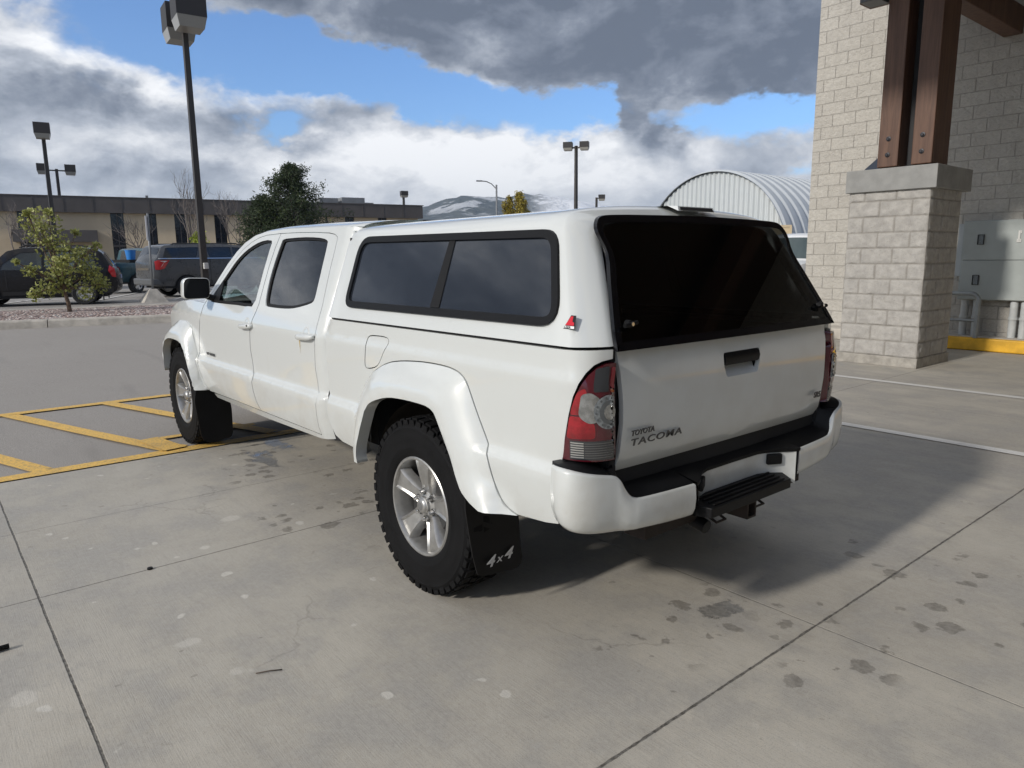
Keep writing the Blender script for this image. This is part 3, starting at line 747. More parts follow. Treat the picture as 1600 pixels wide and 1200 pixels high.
for i, (xc, rr, lb) in enumerate(((1.57, .052, 'leftmost grey conduit rising from the ledge into the cabinet'), (1.40, .052, 'second grey conduit from the left, just left of the guard rail post'), (.90, .055, 'third grey conduit, standing right of the guard rail'), (.76, .055, 'fourth grey conduit at the right edge of the picture'))):
    t = thing('conduit', (xc, -10.26, .205), 0, lb, 'conduit', 'conduits feeding the electrical cabinet')
    MB().tube([(0, 0, 0), (0, 0, .553)], rr, 14).build('pipe', M_COND, t, True, 40)
    MB().tube([(0, 0, .27), (0, 0, .31)], rr+.012, 14).build('coupling', M_COND, t, True, 40)
gr = thing('guard_rail', (1.25, -9.93, .2), 0, 'bent grey pipe guard rail in front of the conduits on the kerb', 'guard rail')
M_RAIL = mat('galvanised_pipe', (.30, .32, .325), .45, .5, var=.15, vscale=8)
bend = [(.03, 0, 0), (.03, 0, .56)] + [(.03 + .11*(1-math.cos(R(a))), 0, .56 + .11*math.sin(R(a))) for a in range(15, 91, 15)] + [(1.15, 0, .67), (1.3, 0, .67)]
MB().tube(bend, .034, 12).build('rail_tube', M_RAIL, gr, True, 50)
MB().tube([(.06, 0, .26), (1.25, 0, .26)], .022, 10).build('cross_tube', M_RAIL, gr, True, 50)
MB().tube([(1.22, 0, 0), (1.22, 0, .67)], .034, 12).build('rail_tube', M_RAIL, gr, True, 50)

# ------------------------------------------------------------------ office building on the left
b0 = Vector((65.07, -3.67, 0)); bd = Vector((-6.083, -33.12, 0)).normalized(); bn = Vector((bd.y, -bd.x, 0)); 
if bn.x > 0: bn = -bn
ob = thing('office_building', b0, 0, 'long two-storey tan office building with a dark brown parapet band', 'building')
def obox(s0, s1, d0, d1, z0, z1):            # along, depth behind facade, height
    V = []
    for s_ in (s0, s1):
        for d_ in (d0, d1):
            for z_ in (z0, z1):
                q = bd*s_ - bn*d_; V.append(Vector((q.x, q.y, z_)))
    return V, [(0, 1, 3, 2), (4, 6, 7, 5), (0, 4, 5, 1), (2, 3, 7, 6), (0, 2, 6, 4), (1, 5, 7, 3)]
M_TAN = mat('tan_panel', (.60, .49, .34), .85, var=.08, vscale=.5)
M_BAND = mat('brown_metal_band', (.085, .076, .072), .55, var=.1, vscale=1)
M_OWIN = mat('office_window_glass', (.012, .016, .026), .12, .0, coat=.3, var=.2, vscale=1.2)
S1 = 33.7
def bandgeo():
    mb = MB(); mb.add(*obox(-40, S1+.35, -.45, 10, 5.30, 6.50)); mb.add(*obox(-40, S1+.45, -.5, .2, 6.50, 6.56))
    for k in range(-20, 17):
        mb.add(*obox(k*2.0, k*2.0+.05, -.48, -.44, 5.30, 6.50))
    return mb
bandgeo().build('parapet', M_BAND, ob)
wins = [(-22.5, -21.5), (-19.9, -19.0), (-16.5, -15.5), (-12, -11), (-8, -7), (-4.8, -3.9), (.9, 1.8), (7.15, 8.1), (9.72, 10.5), (11.85, 12.75), (14.98, 15.95), (19.3, 20.2), (22.6, 23.5), (26.4, 27.3), (29.6, 30.5)]
mb = MB(); prev = -40
for (a, b) in wins: mb.add(*obox(prev, a, 0, .4, .1, 5.30)); prev = b
mb.add(*obox(prev, S1, 0, .4, .1, 5.30)); mb.add(*obox(-40, S1, .9, 12, .1, 5.30)); mb.build('wall', M_TAN, ob)
for (a, b) in wins:
    o = mk('window', *obox(a-.02, b+.02, .22, .30, .1, 5.30), M_OWIN, ob)
    mb = MB(); mb.add(*obox(a, b, .14, .23, 2.62, 2.80)); mb.add(*obox((a+b)/2-.03, (a+b)/2+.03, .16, .22, .1, 5.3)); mb.build('window_frame', M_BAND, o)
mb = MB(); mb.add(*obox(.6, 6.15, -2.0, 0, 3.0, 3.88)); mb.build('entrance_canopy', M_BAND, ob)
M_HVAC = mat('rooftop_unit_metal', (.20, .21, .22), .6, var=.15, vscale=1)
mb = MB(); mb.add(*obox(25.2, 27.0, 4, 6, 6.5, 7.35)); mb.build('rooftop_unit', M_HVAC, ob)
mb = MB(); mb.add(*obox(27.4, 29.7, 4, 6.5, 6.5, 7.45)); mb.build('rooftop_unit', M_HVAC, ob)
mb = MB(); mb.add(*obox(29.75, 30.6, 4, 6, 6.5, 7.0)); mb.build('rooftop_unit', M_HVAC, ob)
for s0_ in (-14.0, -1.6, 12.95, 24.6):
    mb = MB(); mb.add(*obox(s0_, s0_+.12, -.10, 0, .1, 5.3)); mb.build('downpipe', M_BAND, ob)
mb = MB(); mb.add(*obox(9.9, 10.1, 1, 1.2, 6.56, 6.85)); mb.build('roof_vent', M_HVAC, ob)
# ------------------------------------------------------------------ quonset hut, container
def corrug_mat(name, axis, sc, c1, c2):
    m = bpy.data.materials.new(name); m.use_nodes = True; t = NT(m.node_tree); b = m.node_tree.nodes['Principled BSDF']
    b.inputs['Base Color'].default_value = (*c1, 1); b.inputs['Roughness'].default_value = .55; b.inputs['Metallic'].default_value = .15
    g = t.new('ShaderNodeTexCoord').outputs['Object']; n = t.noise(g, 1.2, 4, .6); t.put(b.inputs['Base Color'], t.mix(n, c1, c2)); return m
M_QR = corrug_mat('galvanised_arch_panels', 'x', 1, (.44, .47, .49), (.54, .57, .59))
M_QE = corrug_mat('galvanised_end_wall', 'x', 1, (.48, .52, .53), (.57, .60, .61))
M_QG = mat('rib_gap_shadowed_metal', (.30, .33, .35), .7)
qa = Vector((36.7, -46.6, 0)); qb = Vector((30.7, -53.4, 0)); wd = (qb-qa); ctr = (qa+qb)/2
wd.normalize(); ax = Vector((wd.y, -wd.x, 0)); ax = ax if ax.dot(Vector((.5, -.86, 0))) > 0 else -ax
# widen below the truck's roof line: a half circle, apex 8.2 m
rad = 7.0; z_c = 8.2 - rad
ctr = Vector((34.3, -49.9, 0)); wd = Vector((-1, 0, 0)); ax = Vector((0, -1, 0))
q = thing('arched_steel_shed', ctr, 0, 'pale corrugated steel shed with a round barrel roof beyond the truck', 'shed')
V = []; F = []; NR = 14; seg = 44; L = 19.0; per = 8
for i in range(NR*per+1):
    s_ = L*i/(NR*per); ph = (i % per)/per; bulge = .16*(1 if .18 < ph < .80 else 0)
    for k in range(seg+5):
        if k < 2: a = 0; zz = z_c*(k/2.0); xx = rad + bulge
        elif k > seg+2: a = math.pi; zz = z_c*((seg+4-k)/2.0); xx = -(rad+bulge)
        else: a = math.pi*(k-2)/seg; xx = (rad+bulge)*math.cos(a); zz = z_c + (rad+bulge)*math.sin(a)
        p_ = wd*xx + ax*s_; V.append((p_.x, p_.y, zz + .1))
m_ = seg+5
for i in range(NR*per):
    for k in range(m_-1): F.append((i*m_+k, i*m_+k+1, (i+1)*m_+k+1, (i+1)*m_+k))
mk('barrel_roof', V, F, M_QR, q, True, 30)
V = []; F = []; NW = 30
for i in range(NW*4+1):
    xx = -rad + .1 + (2*rad-.2)*i/(NW*4); ph = i % 4; dep = .0 if ph in (0, 1) else .12
    top = z_c + math.sqrt(max(0, (rad-.06)**2 - xx*xx)); p_ = wd*xx + ax*(.25+dep)
    V += [(p_.x, p_.y, .1), (p_.x, p_.y, top+.1)]
    if i: F.append((2*i-2, 2*i, 2*i+1, 2*i-1))
mk('end_wall', V, F, M_QE, q)
M_CONT = mat('beige_container_paint', (.52, .42, .27), .6, var=.12, vscale=1.0)
cn = thing('shipping_container', (26.9, -47.3, 0), math.atan2(-.86, .5), 'beige corrugated shipping container standing before the round-roofed shed', 'container')
V = []; F = []; n = 80
for (ya, sgn) in ((1.2, 1), (-1.2, -1)):
    k0 = len(V)
    for i in range(n+1):
        d_ = .05 if (i//2) % 2 else 0; V += [(-3+6*i/n, ya - sgn*d_, .2), (-3+6*i/n, ya - sgn*d_, 3.35)]
        if i: F.append((k0+2*i-2, k0+2*i, k0+2*i+1, k0+2*i-1))
mk('side_panels', V, F, M_CONT, cn)
mb = MB(); mb.bb(-3.05, 3.05, -1.24, 1.24, 3.35, 3.5); mb.bb(-3.05, 3.05, -1.24, 1.24, .15, .3); mb.bb(-3.05, -2.9, 1.10, 1.26, .3, 3.35); mb.bb(-3.05, -2.9, -1.26, -1.10, .3, 3.35); mb.bb(2.9, 3.05, 1.10, 1.26, .3, 3.35); mb.bb(2.9, 3.05, -1.26, -1.10, .3, 3.35); mb.bb(-3.0, -2.95, -1.1, 1.1, .3, 3.35); mb.bb(2.95, 3.0, -1.1, 1.1, .3, 3.35)
mb.build('frame', M_CONT, cn)
bn_ = thing('utility_beacon', (25.7, -50.6, 0), 0, 'slim dark red post with a yellow top beside the block wall corner', 'post')
MB().tube([(0, 0, .1), (0, 0, 4.15)], .16, 10).build('post_tube', mat('dark_red_paint', (.20, .03, .02), .5), bn_, True, 40)
MB().tube([(0, 0, 4.15), (0, 0, 4.45)], .22, 10).build('top_cap', mat('yellow_cap_paint', (.7, .45, .04), .5), bn_, True, 40)
# ================================================================== PICKUP TRUCK
TR = thing('pickup_truck', (0, 0, 0), 0, 'white four-door pickup truck with a white bed topper parked under the porch', 'pickup truck')
SEC = [(.40, .78), (.46, .83), (.50, .850), (.56, .868), (.64, .880), (.71, .889), (.740, .888), (.750, .882), (.762, .866), (.775, .862), (.85, .864), (.95, .869), (1.04, .872), (1.075, .873), (1.105, .866), (1.15, .851), (1.19, .836)]
def sec(z):
    if z <= SEC[0][0]: return SEC[0][1]
    for i in range(len(SEC)-1):
        if z <= SEC[i+1][0]:
            t = (z-SEC[i][0])/(SEC[i+1][0]-SEC[i][0]); return SEC[i][1]*(1-t) + SEC[i+1][1]*t
    return SEC[-1][1]
def YS(x, z):
    if z <= 1.19: y = (sec(z) + .5*sec(z-.005) + .5*sec(z+.005))/2 if z < 1.17 else sec(z)
    else: y = .836 - (z-1.19)*.40
    if x < .88:
        if z > 1.19: y = .862 - (z-1.19)*.40
        elif z > 1.1: y = max(y, .866 - (z-1.1)*.05)
    if x > 3.0: y -= .10*((x-3.0)/1.2)**2
    return y
def Pbed(u, z, off=0.0):
    r = .13; u0 = -.87
    if u >= u0: return (u, YS(u, z)+off, z)
    th = min(math.pi/2, (u0-u)/r); y = YS(u0, z)
    return (u0-(r+off)*math.sin(th), y-r+(r+off)*math.cos(th), z)
def Pcab(u, z, off=0.0):
    r = .10; u0 = 1.025
    if u >= u0: return (u, YS(max(u, .9), z)+off, z)
    th = min(1.3, (u0-u)/r); y = YS(.95, z)
    return (u0-(r+off)*math.sin(th), y-r+(r+off)*math.cos(th), z)
def Ptop(u, z, off=0.0): return (u, .862 - (z-1.19)*.40 + off, z)
def off_(P, d): return lambda u, z: P(u, z, d)
def ring(name, outer, d, P, o1, o2, m, parent, step=.03, side=1):
    A = resample(outer, step); B = inset(A, d); n = len(A)
    V = [Vector(P(a[0], a[1], o1)) for a in A] + [Vector(P(b[0], b[1], o2)) for b in B] + [Vector(P(b[0], b[1], o2-.012)) for b in B]
    F = [(i, (i+1) % n, n+(i+1) % n, n+i) for i in range(n)] + [(n+i, n+(i+1) % n, 2*n+(i+1) % n, 2*n+i) for i in range(n)]
    if side < 0: V = [Vector((v.x, -v.y, v.z)) for v in V]
    return mk(name, V, F, m, parent, True, 40)
seam_top = [(1.12, 1.612), (1.166, 1.629), (1.243, 1.639), (1.439, 1.649), (1.671, 1.655), (1.95, 1.658)]
seam_topf = [(1.95, 1.658), (2.181, 1.654), (2.30, 1.642), (2.43, 1.612), (2.55, 1.565), (2.64, 1.508), (2.746, 1.424), (2.822, 1.345), (2.90, 1.262), (2.985, 1.184)]
seam_rr = [(1.056, .523), (1.063, .571), (1.060, .64), (1.048, .705), (1.045, .767), (1.056, .81), (1.07, .9), (1.057, .993), (1.042, 1.097), (1.042, 1.165), (1.046, 1.236), (1.07, 1.339), (1.092, 1.447), (1.105, 1.542), (1.12, 1.612)]
seam_b = [(1.957, .518), (2.0, .58), (2.012, .641), (2.010, .707), (2.012, .761), (2.029, .809), (2.046, .923), (2.024, 1.025), (1.986, 1.11), (1.958, 1.17), (1.948, 1.21), (1.962, 1.318), (1.976, 1.443), (1.972, 1.57), (1.95, 1.658)]
seam_f = [(2.985, 1.184), (3.01, 1.155), (3.026, 1.097), (3.06, 1.038), (3.118, .921), (3.152, .843), (3.156, .75), (3.143, .666), (3.118, .605), (3.074, .548), (3.01, .505)]
TL = [(.93, 1.662), (1.4, 1.674), (1.9, 1.682), (2.2, 1.676), (2.4, 1.654), (2.55, 1.610), (2.66, 1.550), (2.77, 1.462), (2.85, 1.375), (2.94, 1.27), (3.03, 1.183)]
flo_r = [(.60, .515), (.60, .62), (.575, .75), (.53, .85), (.45, .93), (.376, .972), (.271, 1.012), (.155, 1.034), (-.006, 1.048), (-.138, 1.051), (-.231, 1.047), (-.29, 1.036), (-.325, 1.018), (-.352, .985), (-.407, .876), (-.468, .771), (-.494, .722), (-.520, .635), (-.552, .571), (-.59, .538), (-.638, .523)]
fli_r = [(.487, .50), (.495, .56), (.463, .643), (.413, .738), (.375, .794), (.312, .836), (.172, .875), (.026, .887), (-.142, .886), (-.204, .866), (-.245, .809), (-.315, .701), (-.362, .607), (-.413, .555), (-.496, .522)]
flo_f = [(4.02, .60), (4.01, .75), (3.96, .87), (3.87, .95), (3.746, 1.0), (3.6, 1.013), (3.484, 1.014), (3.36, 1.003), (3.305, .963), (3.25, .84), (3.21, .75), (3.178, .654), (3.128, .559), (3.075, .505)]
fli_f = [(3.90, .575), (3.905, .70), (3.865, .80), (3.76, .855), (3.636, .870), (3.45, .866), (3.355, .846), (3.30, .80), (3.262, .741), (3.205, .65), (3.145, .57), (3.11, .53), (3.085, .512)]
tl_edge = [(-.889, .80), (-.893, .812), (-.901, .874), (-.919, .959), (-.936, 1.023), (-.956, 1.068), (-.975, 1.103), (-1.0, 1.128), (-1.028, 1.140), (-1.074, 1.146)]
win_f = [(2.05, 1.197), (2.03, 1.29), (2.046, 1.42), (2.056, 1.56), (2.07, 1.614), (2.237, 1.614), (2.385, 1.585), (2.51, 1.541), (2.611, 1.483), (2.684, 1.418), (2.753, 1.351), (2.827, 1.284), (2.885, 1.222), (2.865, 1.193), (2.70, 1.188), (2.33, 1.190)]
win_r = [(1.787, 1.203), (1.84, 1.215), (1.872, 1.27), (1.90, 1.369), (1.906, 1.484), (1.895, 1.593), (1.875, 1.617), (1.763, 1.622), (1.551, 1.622), (1.348, 1.613), (1.245, 1.597), (1.222, 1.570), (1.203, 1.468), (1.179, 1.337), (1.170, 1.277), (1.19, 1.250), (1.289, 1.229), (1.376, 1.215), (1.467, 1.206), (1.604, 1.202)]
cwin = [(.765, 1.45), (.76, 1.55), (.712, 1.597), (.59, 1.602), (-.10, 1.597), (-.616, 1.592), (-.664, 1.584), (-.705, 1.562), (-.73, 1.53), (-.80, 1.385), (-.818, 1.33), (-.81, 1.288), (-.776, 1.262), (-.727, 1.254), (-.16, 1.252), (.644, 1.253), (.72, 1.266), (.745, 1.30)]
fuel = [(.462, 1.12), (.39, 1.134), (.281, 1.132), (.268, 1.105), (.312, 1.052), (.371, .99), (.458, .966), (.497, .978), (.485, 1.05)]
fuel_s = smoothpoly(fuel, 3, True); cwin_s = fillet([(.778, 1.603), (-.699, 1.591), (-.848, 1.2525), (.738, 1.2525)], [.10, .075, .11, .07], 9); winf_s = smoothpoly(win_f, 2, True); winr_s = smoothpoly(win_r, 2, True)
def polydist(q, pl):
    best = 9
    for i in range(len(pl)-1):
        a, b = pl[i], pl[i+1]; ex, ey = b[0]-a[0], b[1]-a[1]; L = ex*ex+ey*ey; t = max(0, min(1, ((q[0]-a[0])*ex+(q[1]-a[1])*ey)/L))
        best = min(best, math.hypot(q[0]-a[0]-t*ex, q[1]-a[1]-t*ey))
    return best
def flareP(fo, fi):
    def P(u, z, off=0.0):
        do = polydist((u, z), fo); di = polydist((u, z), fi); s = do/(do+di+1e-9)
        ys_ = YS(u, z); q_ = min(1, s*3.2); sm_ = min(.874, ys_+.03 if z < .56 else .874) - (.10*((u-3.0)/1.2)**2 if u > 3 else 0)
        y0 = (ys_ + .003)*(1-q_) + sm_*q_
        return (u, y0 + (.948 - y0)*math.sin(s*math.pi/2)**.85 + (-.006*max(0, s-.9)/.1), z)
    return P
for sd_ in (1, -1):
    ROWS[:] = [.70, .732, .742, .752, .762, .775, .79, 1.045, 1.065, 1.08, 1.095, 1.115, 1.14]
    # bed side
    bed = [(.912, 1.186), (.914, 1.10), (.918, .994), (.926, .865), (.920, .777), (.916, .724), (.915, .657), (.900, .606), (.865, .559), (.80, .533), (.66, .522)]
    bed += [(a+(.004 if a > .5 else 0), b) for a, b in smoothpoly(flo_r, 3)] + [(-.67, .526), (-.80, .54), (-.875, .556), (-.885, .79)] + tl_edge + [(-1.074, 1.186)]
    bs = panel('bed_side', inset(bed, .0045), [fuel_s], Pbed, M_WHITE, TR, .045, .02, sd_)
    panel('fuel_door', inset(fuel_s, .005), [], off_(Pbed, -.001), M_WHITE, TR, .03, .015, sd_)
    panel('wheel_flare', smoothpoly(flo_r, 3) + smoothpoly(fli_r, 3)[::-1], [], flareP(flo_r, fli_r), M_WHITE, TR, .03, .06, sd_)
    panel('wheel_flare', smoothpoly(flo_f, 3) + smoothpoly(fli_f, 3)[::-1], [], flareP(flo_f, fli_f), M_WHITE, TR, .03, .06, sd_)
    fen = [(3.035, 1.178), (3.3, 1.182), (3.667, 1.168), (3.9, 1.135), (4.1, 1.085), (4.25, 1.03), (4.34, .95), (4.37, .85), (4.33, .75), (4.20, .70), (4.04, .68)]
    fen += [(a+.020, b-.014) for a, b in smoothpoly(flo_f[1:-1], 3)] + [(3.06, .510), (3.03, .512)] + [(a+.006, b) for a, b in seam_f[::-1][1:]]
    panel('front_fender', fen, [], Pcab, M_WHITE, TR, .05, .02, sd_)
    # cab side: rocker, rear pillar, roof rail and windscreen pillar in one pressing
    cs = [(2.90, .470), (1.9, .474), (1.1, .497), (.945, .515), (.94, .62), (.94, .8), (.935, 1.0), (.93, 1.15), (.93, 1.3), (.93, 1.5)] + TL + [(2.988, 1.186)]
    cs += seam_topf[::-1][1:] + seam_top[::-1][1:] + seam_rr[::-1][1:] + [(1.5, .519), (1.957, .516), (2.5, .512), (2.92, .500)]
    panel('cab_side', cs, [], Pcab, M_WHITE, TR, .045, .03, sd_)
    fd = seam_f[::-1][::-1] + [(2.5, .514)] + seam_b + seam_topf[1:]
    fd = inset(fd[:-1], .004)
    d1 = panel('front_door', fd, [winf_s], Pcab, M_WHITE, TR, .045, .02, sd_)
    rd_ = seam_rr + seam_top[1:] + seam_b[::-1][1:] + [(1.5, .521)]
    d2 = panel('rear_door', inset(rd_, .004), [winr_s], Pcab, M_WHITE, TR, .045, .02, sd_)
    for (dd, wp_, g_) in ((d1, winf_s, G_FRONT), (d2, winr_s, G_TINT)):
        ring('window_seal', wp_, .017, Pcab, -.007, -.010, M_RUB, dd, .02, sd_)
        panel('window_glass', inset(resample(wp_, .02), .010), [], off_(Pcab, -.016), g_, dd, .08, 0, sd_)
    panel('mirror_sail', [(2.70, 1.192), (2.716, 1.29), (2.748, 1.348), (2.825, 1.275), (2.878, 1.222), (2.862, 1.196)], [], off_(Pcab, .001), M_BLK, d1, .05, .01, sd_)
    panel('belt_strip', [(2.86, 1.192), (2.86, 1.206), (2.06, 1.208), (2.055, 1.193)], [], off_(Pcab, .003), M_RUB, d1, .05, .008, sd_)
    ROWS[:] = []
    # handles
    for dd, ua, ub in ((d1, 2.172, 1.962), (d2, 1.263, 1.048)):
        mb = MB(); pts = []; zc = 1.062
        V = []; n = 10
        prof = [(0, -.016), (.022, -.017), (.032, -.010), (.034, .003), (.028, .013), (.010, .016), (0, .016)]
        for i in range(n+1):
            t = i/n; uu = ua + (ub-ua)*t; e = 1 - abs(2*t-1)**6*.45; lift = .004 + .022*(1-abs(2*t-1)**4)
            for (o_, zz) in prof: q = Pcab(uu, zc + zz*e + .012*t); V.append((q[0], (q[1] + (lift*.5 + o_*e*.7)), q[2]))
        m_ = len(prof); F = [(i*m_+k, (i+1)*m_+k, (i+1)*m_+k+1, i*m_+k+1) for i in range(n) for k in range(m_-1)]
        F += [tuple(range(m_)), tuple(n*m_+k for k in range(m_))[::-1]]
        if sd_ < 0: V = [(a, -b, c) for a, b, c in V]
        h = mk('handle', V, F, M_WHITE, dd, True, 60)
        um = ua + (ub-ua)*.46; cup = MB(); V = []; F = []
        for i in range(25):
            a = 2*math.pi*i/24
            for (rr, oo) in ((.043, .0005), (.040, .0035), (.036, .001), (.030, .0008)):
                q = Pcab(um + rr*1.05*math.cos(a), 1.082 + rr*math.sin(a), oo); V.append((q[0], q[1]*sd_, q[2]))
        F = [(i*4+k, i*4+4+k, i*4+5+k, i*4+1+k) for i in range(24) for k in range(3)]
        mk('handle_cup', V, F, M_WHITE, dd, True)
        q = Pcab(ub + .025, 1.076, .030)
        MB().lathe_y([(0, .004), (.006, .003), (.007, 0)], 10, (q[0], q[1]*sd_ if sd_ > 0 else q[1]*-1, q[2])).build('keyhole', M_BLK, dd) if sd_ > 0 and ua > 2 else None
    # topper side window
    cwr = resample(cwin_s, .025); ribbon('topper_window_frame', cwr, inset(cwr, .030), Ptop, .012, .003, M_BLK, TR, sd_)
    panel('topper_window', inset(resample(cwin_s, .03), .027), [], off_(Ptop, .002), G_DARK, TR, .10, 0, sd_)
    panel('topper_window_divider', [(-.030, 1.566), (-.072, 1.566), (-.098, 1.284), (-.030, 1.284)] if 1 else [], [], off_(Ptop, .006), M_RUB, TR, .05, .008, sd_)
    # tail lamp
    tlp = [(-.896, .806)] + [(a-.004, b-.004) for a, b in tl_edge[2:-1]] + [(-1.072, 1.138), (-1.073, .95), (-1.072, .802), (-.98, .802)]
    def Ptl(u, z, off=0.0):
        bul = .014 + .012*max(0, 1-((z-.95)/.16)**2)*max(0, 1-((u+1.0)/.08)**2)
        return Pbed(u, z, bul + off)
    tl = panel('taillight', tlp, [], Ptl, M_DRED, TR, .02, .03, sd_)
    def lens(nm, poly, m, o_=.0016): return panel(nm, poly, [], off_(Ptl, o_), m, tl, .02, .002, sd_)
    lens('red_lens', fillet([(-.912, .882), (-.925, .962), (-.99, .958), (-1.0, .925), (-1.0, .885)], .012), M_RED)
    lens('red_lens', fillet([(-.930, .985), (-.950, 1.045), (-.975, 1.06), (-.985, 1.00), (-.985, .97), (-.928, .966)], .012), M_RED)
    lens('red_lens', fillet([(-1.052, 1.04), (-1.054, 1.125), (-1.069, 1.125), (-1.069, 1.04)], .004), mat('wine_red_lens', (.22, .006, .018), .08, coat=1.0))
    lens('reflector_bowl', fillet([(-.952, .962), (-.962, 1.038), (-.99, 1.045), (-1.02, 1.02), (-1.02, .95), (-.985, .935)], .02), M_CLEAR, .0036)
    lens('reverse_lens', [(-1.042 + .046*math.cos(R(a)), .975 + .059*math.sin(R(a))) for a in range(-120, 121, 15)], mat('reverse_lens_clear', (.20, .22, .23), .1, .2, coat=1.0, var=.35, vscale=60), .0050)
    lens('reverse_lens_ring', [(-1.044 + .032*math.cos(R(a)), .975 + .041*math.sin(R(a))) for a in range(-130, 131, 20)], mat('reverse_ring_dark', (.09, .10, .105), .12, coat=1.0), .0062)
    lens('reverse_lens_centre', [(-1.046 + .021*math.cos(R(a)), .975 + .027*math.sin(R(a))) for a in range(0, 360, 24)], M_CLEAR, .0074)
    for a in range(-110, 111, 27): lens('lamp_diode', [(-1.042 + .039*math.cos(R(a)) + .0035*math.cos(R(b)), .975 + .050*math.sin(R(a)) + .0045*math.sin(R(b))) for b in range(0, 360, 60)], mat('reverse_ring_dark', (.09, .10, .105), .12, coat=1.0), .0064)
    lens('lamp_housing', fillet([(-.998, 1.045), (-1.0, 1.122), (-1.046, 1.130), (-1.047, 1.045)], .006), M_LAMPB)
    for k in range(7):
        z0 = .815 + k*.0085
        lens('lamp_rib', [(-.925, z0), (-.925, z0+.0042), (-.966, z0+.0042), (-.966, z0)], mat('lamp_rib_silver', (.45, .45, .43), .25, .5))
        lens('lamp_rib', [(-.968, z0), (-.968, z0+.003), (-1.062, z0+.003), (-1.062, z0)], mat('lamp_rib_dark', (.16, .16, .16), .25, .5))
    lens('lamp_housing', [(-.922, .809), (-.922, .876), (-1.066, .876), (-1.066, .806)], M_LAMPB, .0008)
    # mud flaps
    mf = [(.925, .62), (.93, .50), (.905, .30), (.887, .213), (.866, .200), (.711, .186), (.672, .195), (.658, .226), (.665, .42), (.68, .62)]
    vs, fs, lp = tri2d(fillet(mf, .02), [], .05)
    def flap(name, poly, x0, k, y0=0.0):
        vs, fs, lp = tri2d(poly, [], .05)
        fx = lambda y, z: x0 - k*(.6-z)**2 + .01*math.sin(y*9)
        V = [(fx(v[0], v[1]), v[0]*sd_, v[1]) for v in vs] + [(fx(v[0], v[1])+.007, v[0]*sd_, v[1]) for v in vs]; n = len(vs)
        F = [t for t in fs] + [tuple(i+n for i in t)[::-1] for t in fs]
        L = len(lp[0]); bd_ = {}
        for t in fs:
            for i in range(len(t)):
                a, b = t[i], t[(i+1) % len(t)]; bd_[(a, b)] = 1
        for (a, b) in list(bd_):
            if (b, a) not in bd_: F.append((b, a, a+n, b+n))
        return mk(name, V, F, M_FLAP, TR, True, 40)
    fl = flap('mudflap', fillet(mf, .02), -.405, .12)
    if True:
        xm = -.425
        textmesh('lettering', '4', .066, frame_mtx((xm-.004, .857*sd_ if sd_ > 0 else -.70, .238), (0, -1, -.0), (0, 0, 1)), M_WLETTER, fl, .0004, 1.25, .0012, 1.0, .35)
        textmesh('lettering', 'x', .050, frame_mtx((xm-.004, .801*sd_ if sd_ > 0 else -.756, .246), (0, -1, 0), (0, 0, 1)), M_WLETTER, fl, .0004, 1.2, .0, 1.0, .3)
        textmesh('lettering', '4', .066, frame_mtx((xm-.004, .762*sd_ if sd_ > 0 else -.795, .248), (0, -1, 0), (0, 0, 1)), M_WLETTER, fl, .0004, 1.25, .0012, 1.0, .35)
    flap('mudflap', fillet([(.925, .53), (.945, .42), (.922, .15), (.905, .105), (.827, .082), (.70, .105), (.682, .14), (.674, .33), (.70, .53)], .02), 3.105, .10)
    # inner wheel wells
    for xc in (0, 3.555):
        V = []; F = []; n = 22
        for i in range(n+1):
            a = R(-8 + 164*i/n)
            for (rr, yy) in ((.455, .845), (.475, .75), (.485, .55), (.10, .55)):
                V.append((xc + rr*math.cos(a)*1.0, yy*sd_, .44 + rr*math.sin(a)*.93))
        F = [(i*4+k, i*4+4+k, i*4+5+k, i*4+1+k) for i in range(n) for k in range(3)]
        mk('wheel_well', V, F, M_LINER, TR, True, 50)
# rust run under the rear door handle
rs = [(1.255, 1.047), (1.238, 1.047), (1.241, 1.02), (1.243, .965), (1.251, .965), (1.252, 1.02)]
mr = bpy.data.materials.new('rust_run'); mr.use_nodes = True; t_ = NT(mr.node_tree); b_ = mr.node_tree.nodes['Principled BSDF']
b_.inputs['Base Color'].default_value = (.50, .36, .14, 1); b_.inputs['Roughness'].default_value = .6
zz_ = t_.xyz(t_.new('ShaderNodeNewGeometry').outputs['Position'])[2]; t_.put(b_.inputs['Alpha'], (t_.smooth(zz_, .955, 1.05)*.75 + .1).clamp())
panel('rust_streak', rs, [], off_(Pcab, .0015), mr, TR, .02, 0, 1)
# roof, windscreen
def skin(name, stations, P, m, nt_=26, parent=TR):
    V = []; F = []
    ts = []
    for k in range(nt_+1):
        q = -1 + 2*k/nt_; ts.append(math.copysign(1-(1-abs(q))**1.6, q))
    for s_ in stations:
        for t in ts: V.append(P(s_, t))
    n = len(ts)
    for i in range(len(stations)-1):
        for k in range(n-1): F.append((i*n+k, i*n+k+1, (i+1)*n+k+1, (i+1)*n+k))
    return mk(name, V, F, m, parent, True)
def edge_at(x):
    for i in range(len(TL)-1):
        if TL[i][0] <= x <= TL[i+1][0]:
            t = (x-TL[i][0])/(TL[i+1][0]-TL[i][0]); return TL[i][1]*(1-t) + TL[i+1][1]*t
    return TL[-1][1]
def crown(x): return .046 if x < 2.0 else .046 - .02*min(1, (x-2.0)/.5)
def Proof(x, t):
    z = edge_at(x); y = Pcab(x, z)[1]; w = min(1, max(0, (x-2.05)/.35))
    a = abs(t); return (x + .10*w*(1-a**2.4), y*t, z + crown(x)*(1-a**3.2)**.62 - (.0 if w == 0 else .05*w*(1-a**2)*0))
skin('roof', [.93, .96, 1.0, 1.1, 1.25, 1.4, 1.6, 1.8, 1.95, 2.05, 2.12, 2.2, 2.28], Proof, M_WHITE)
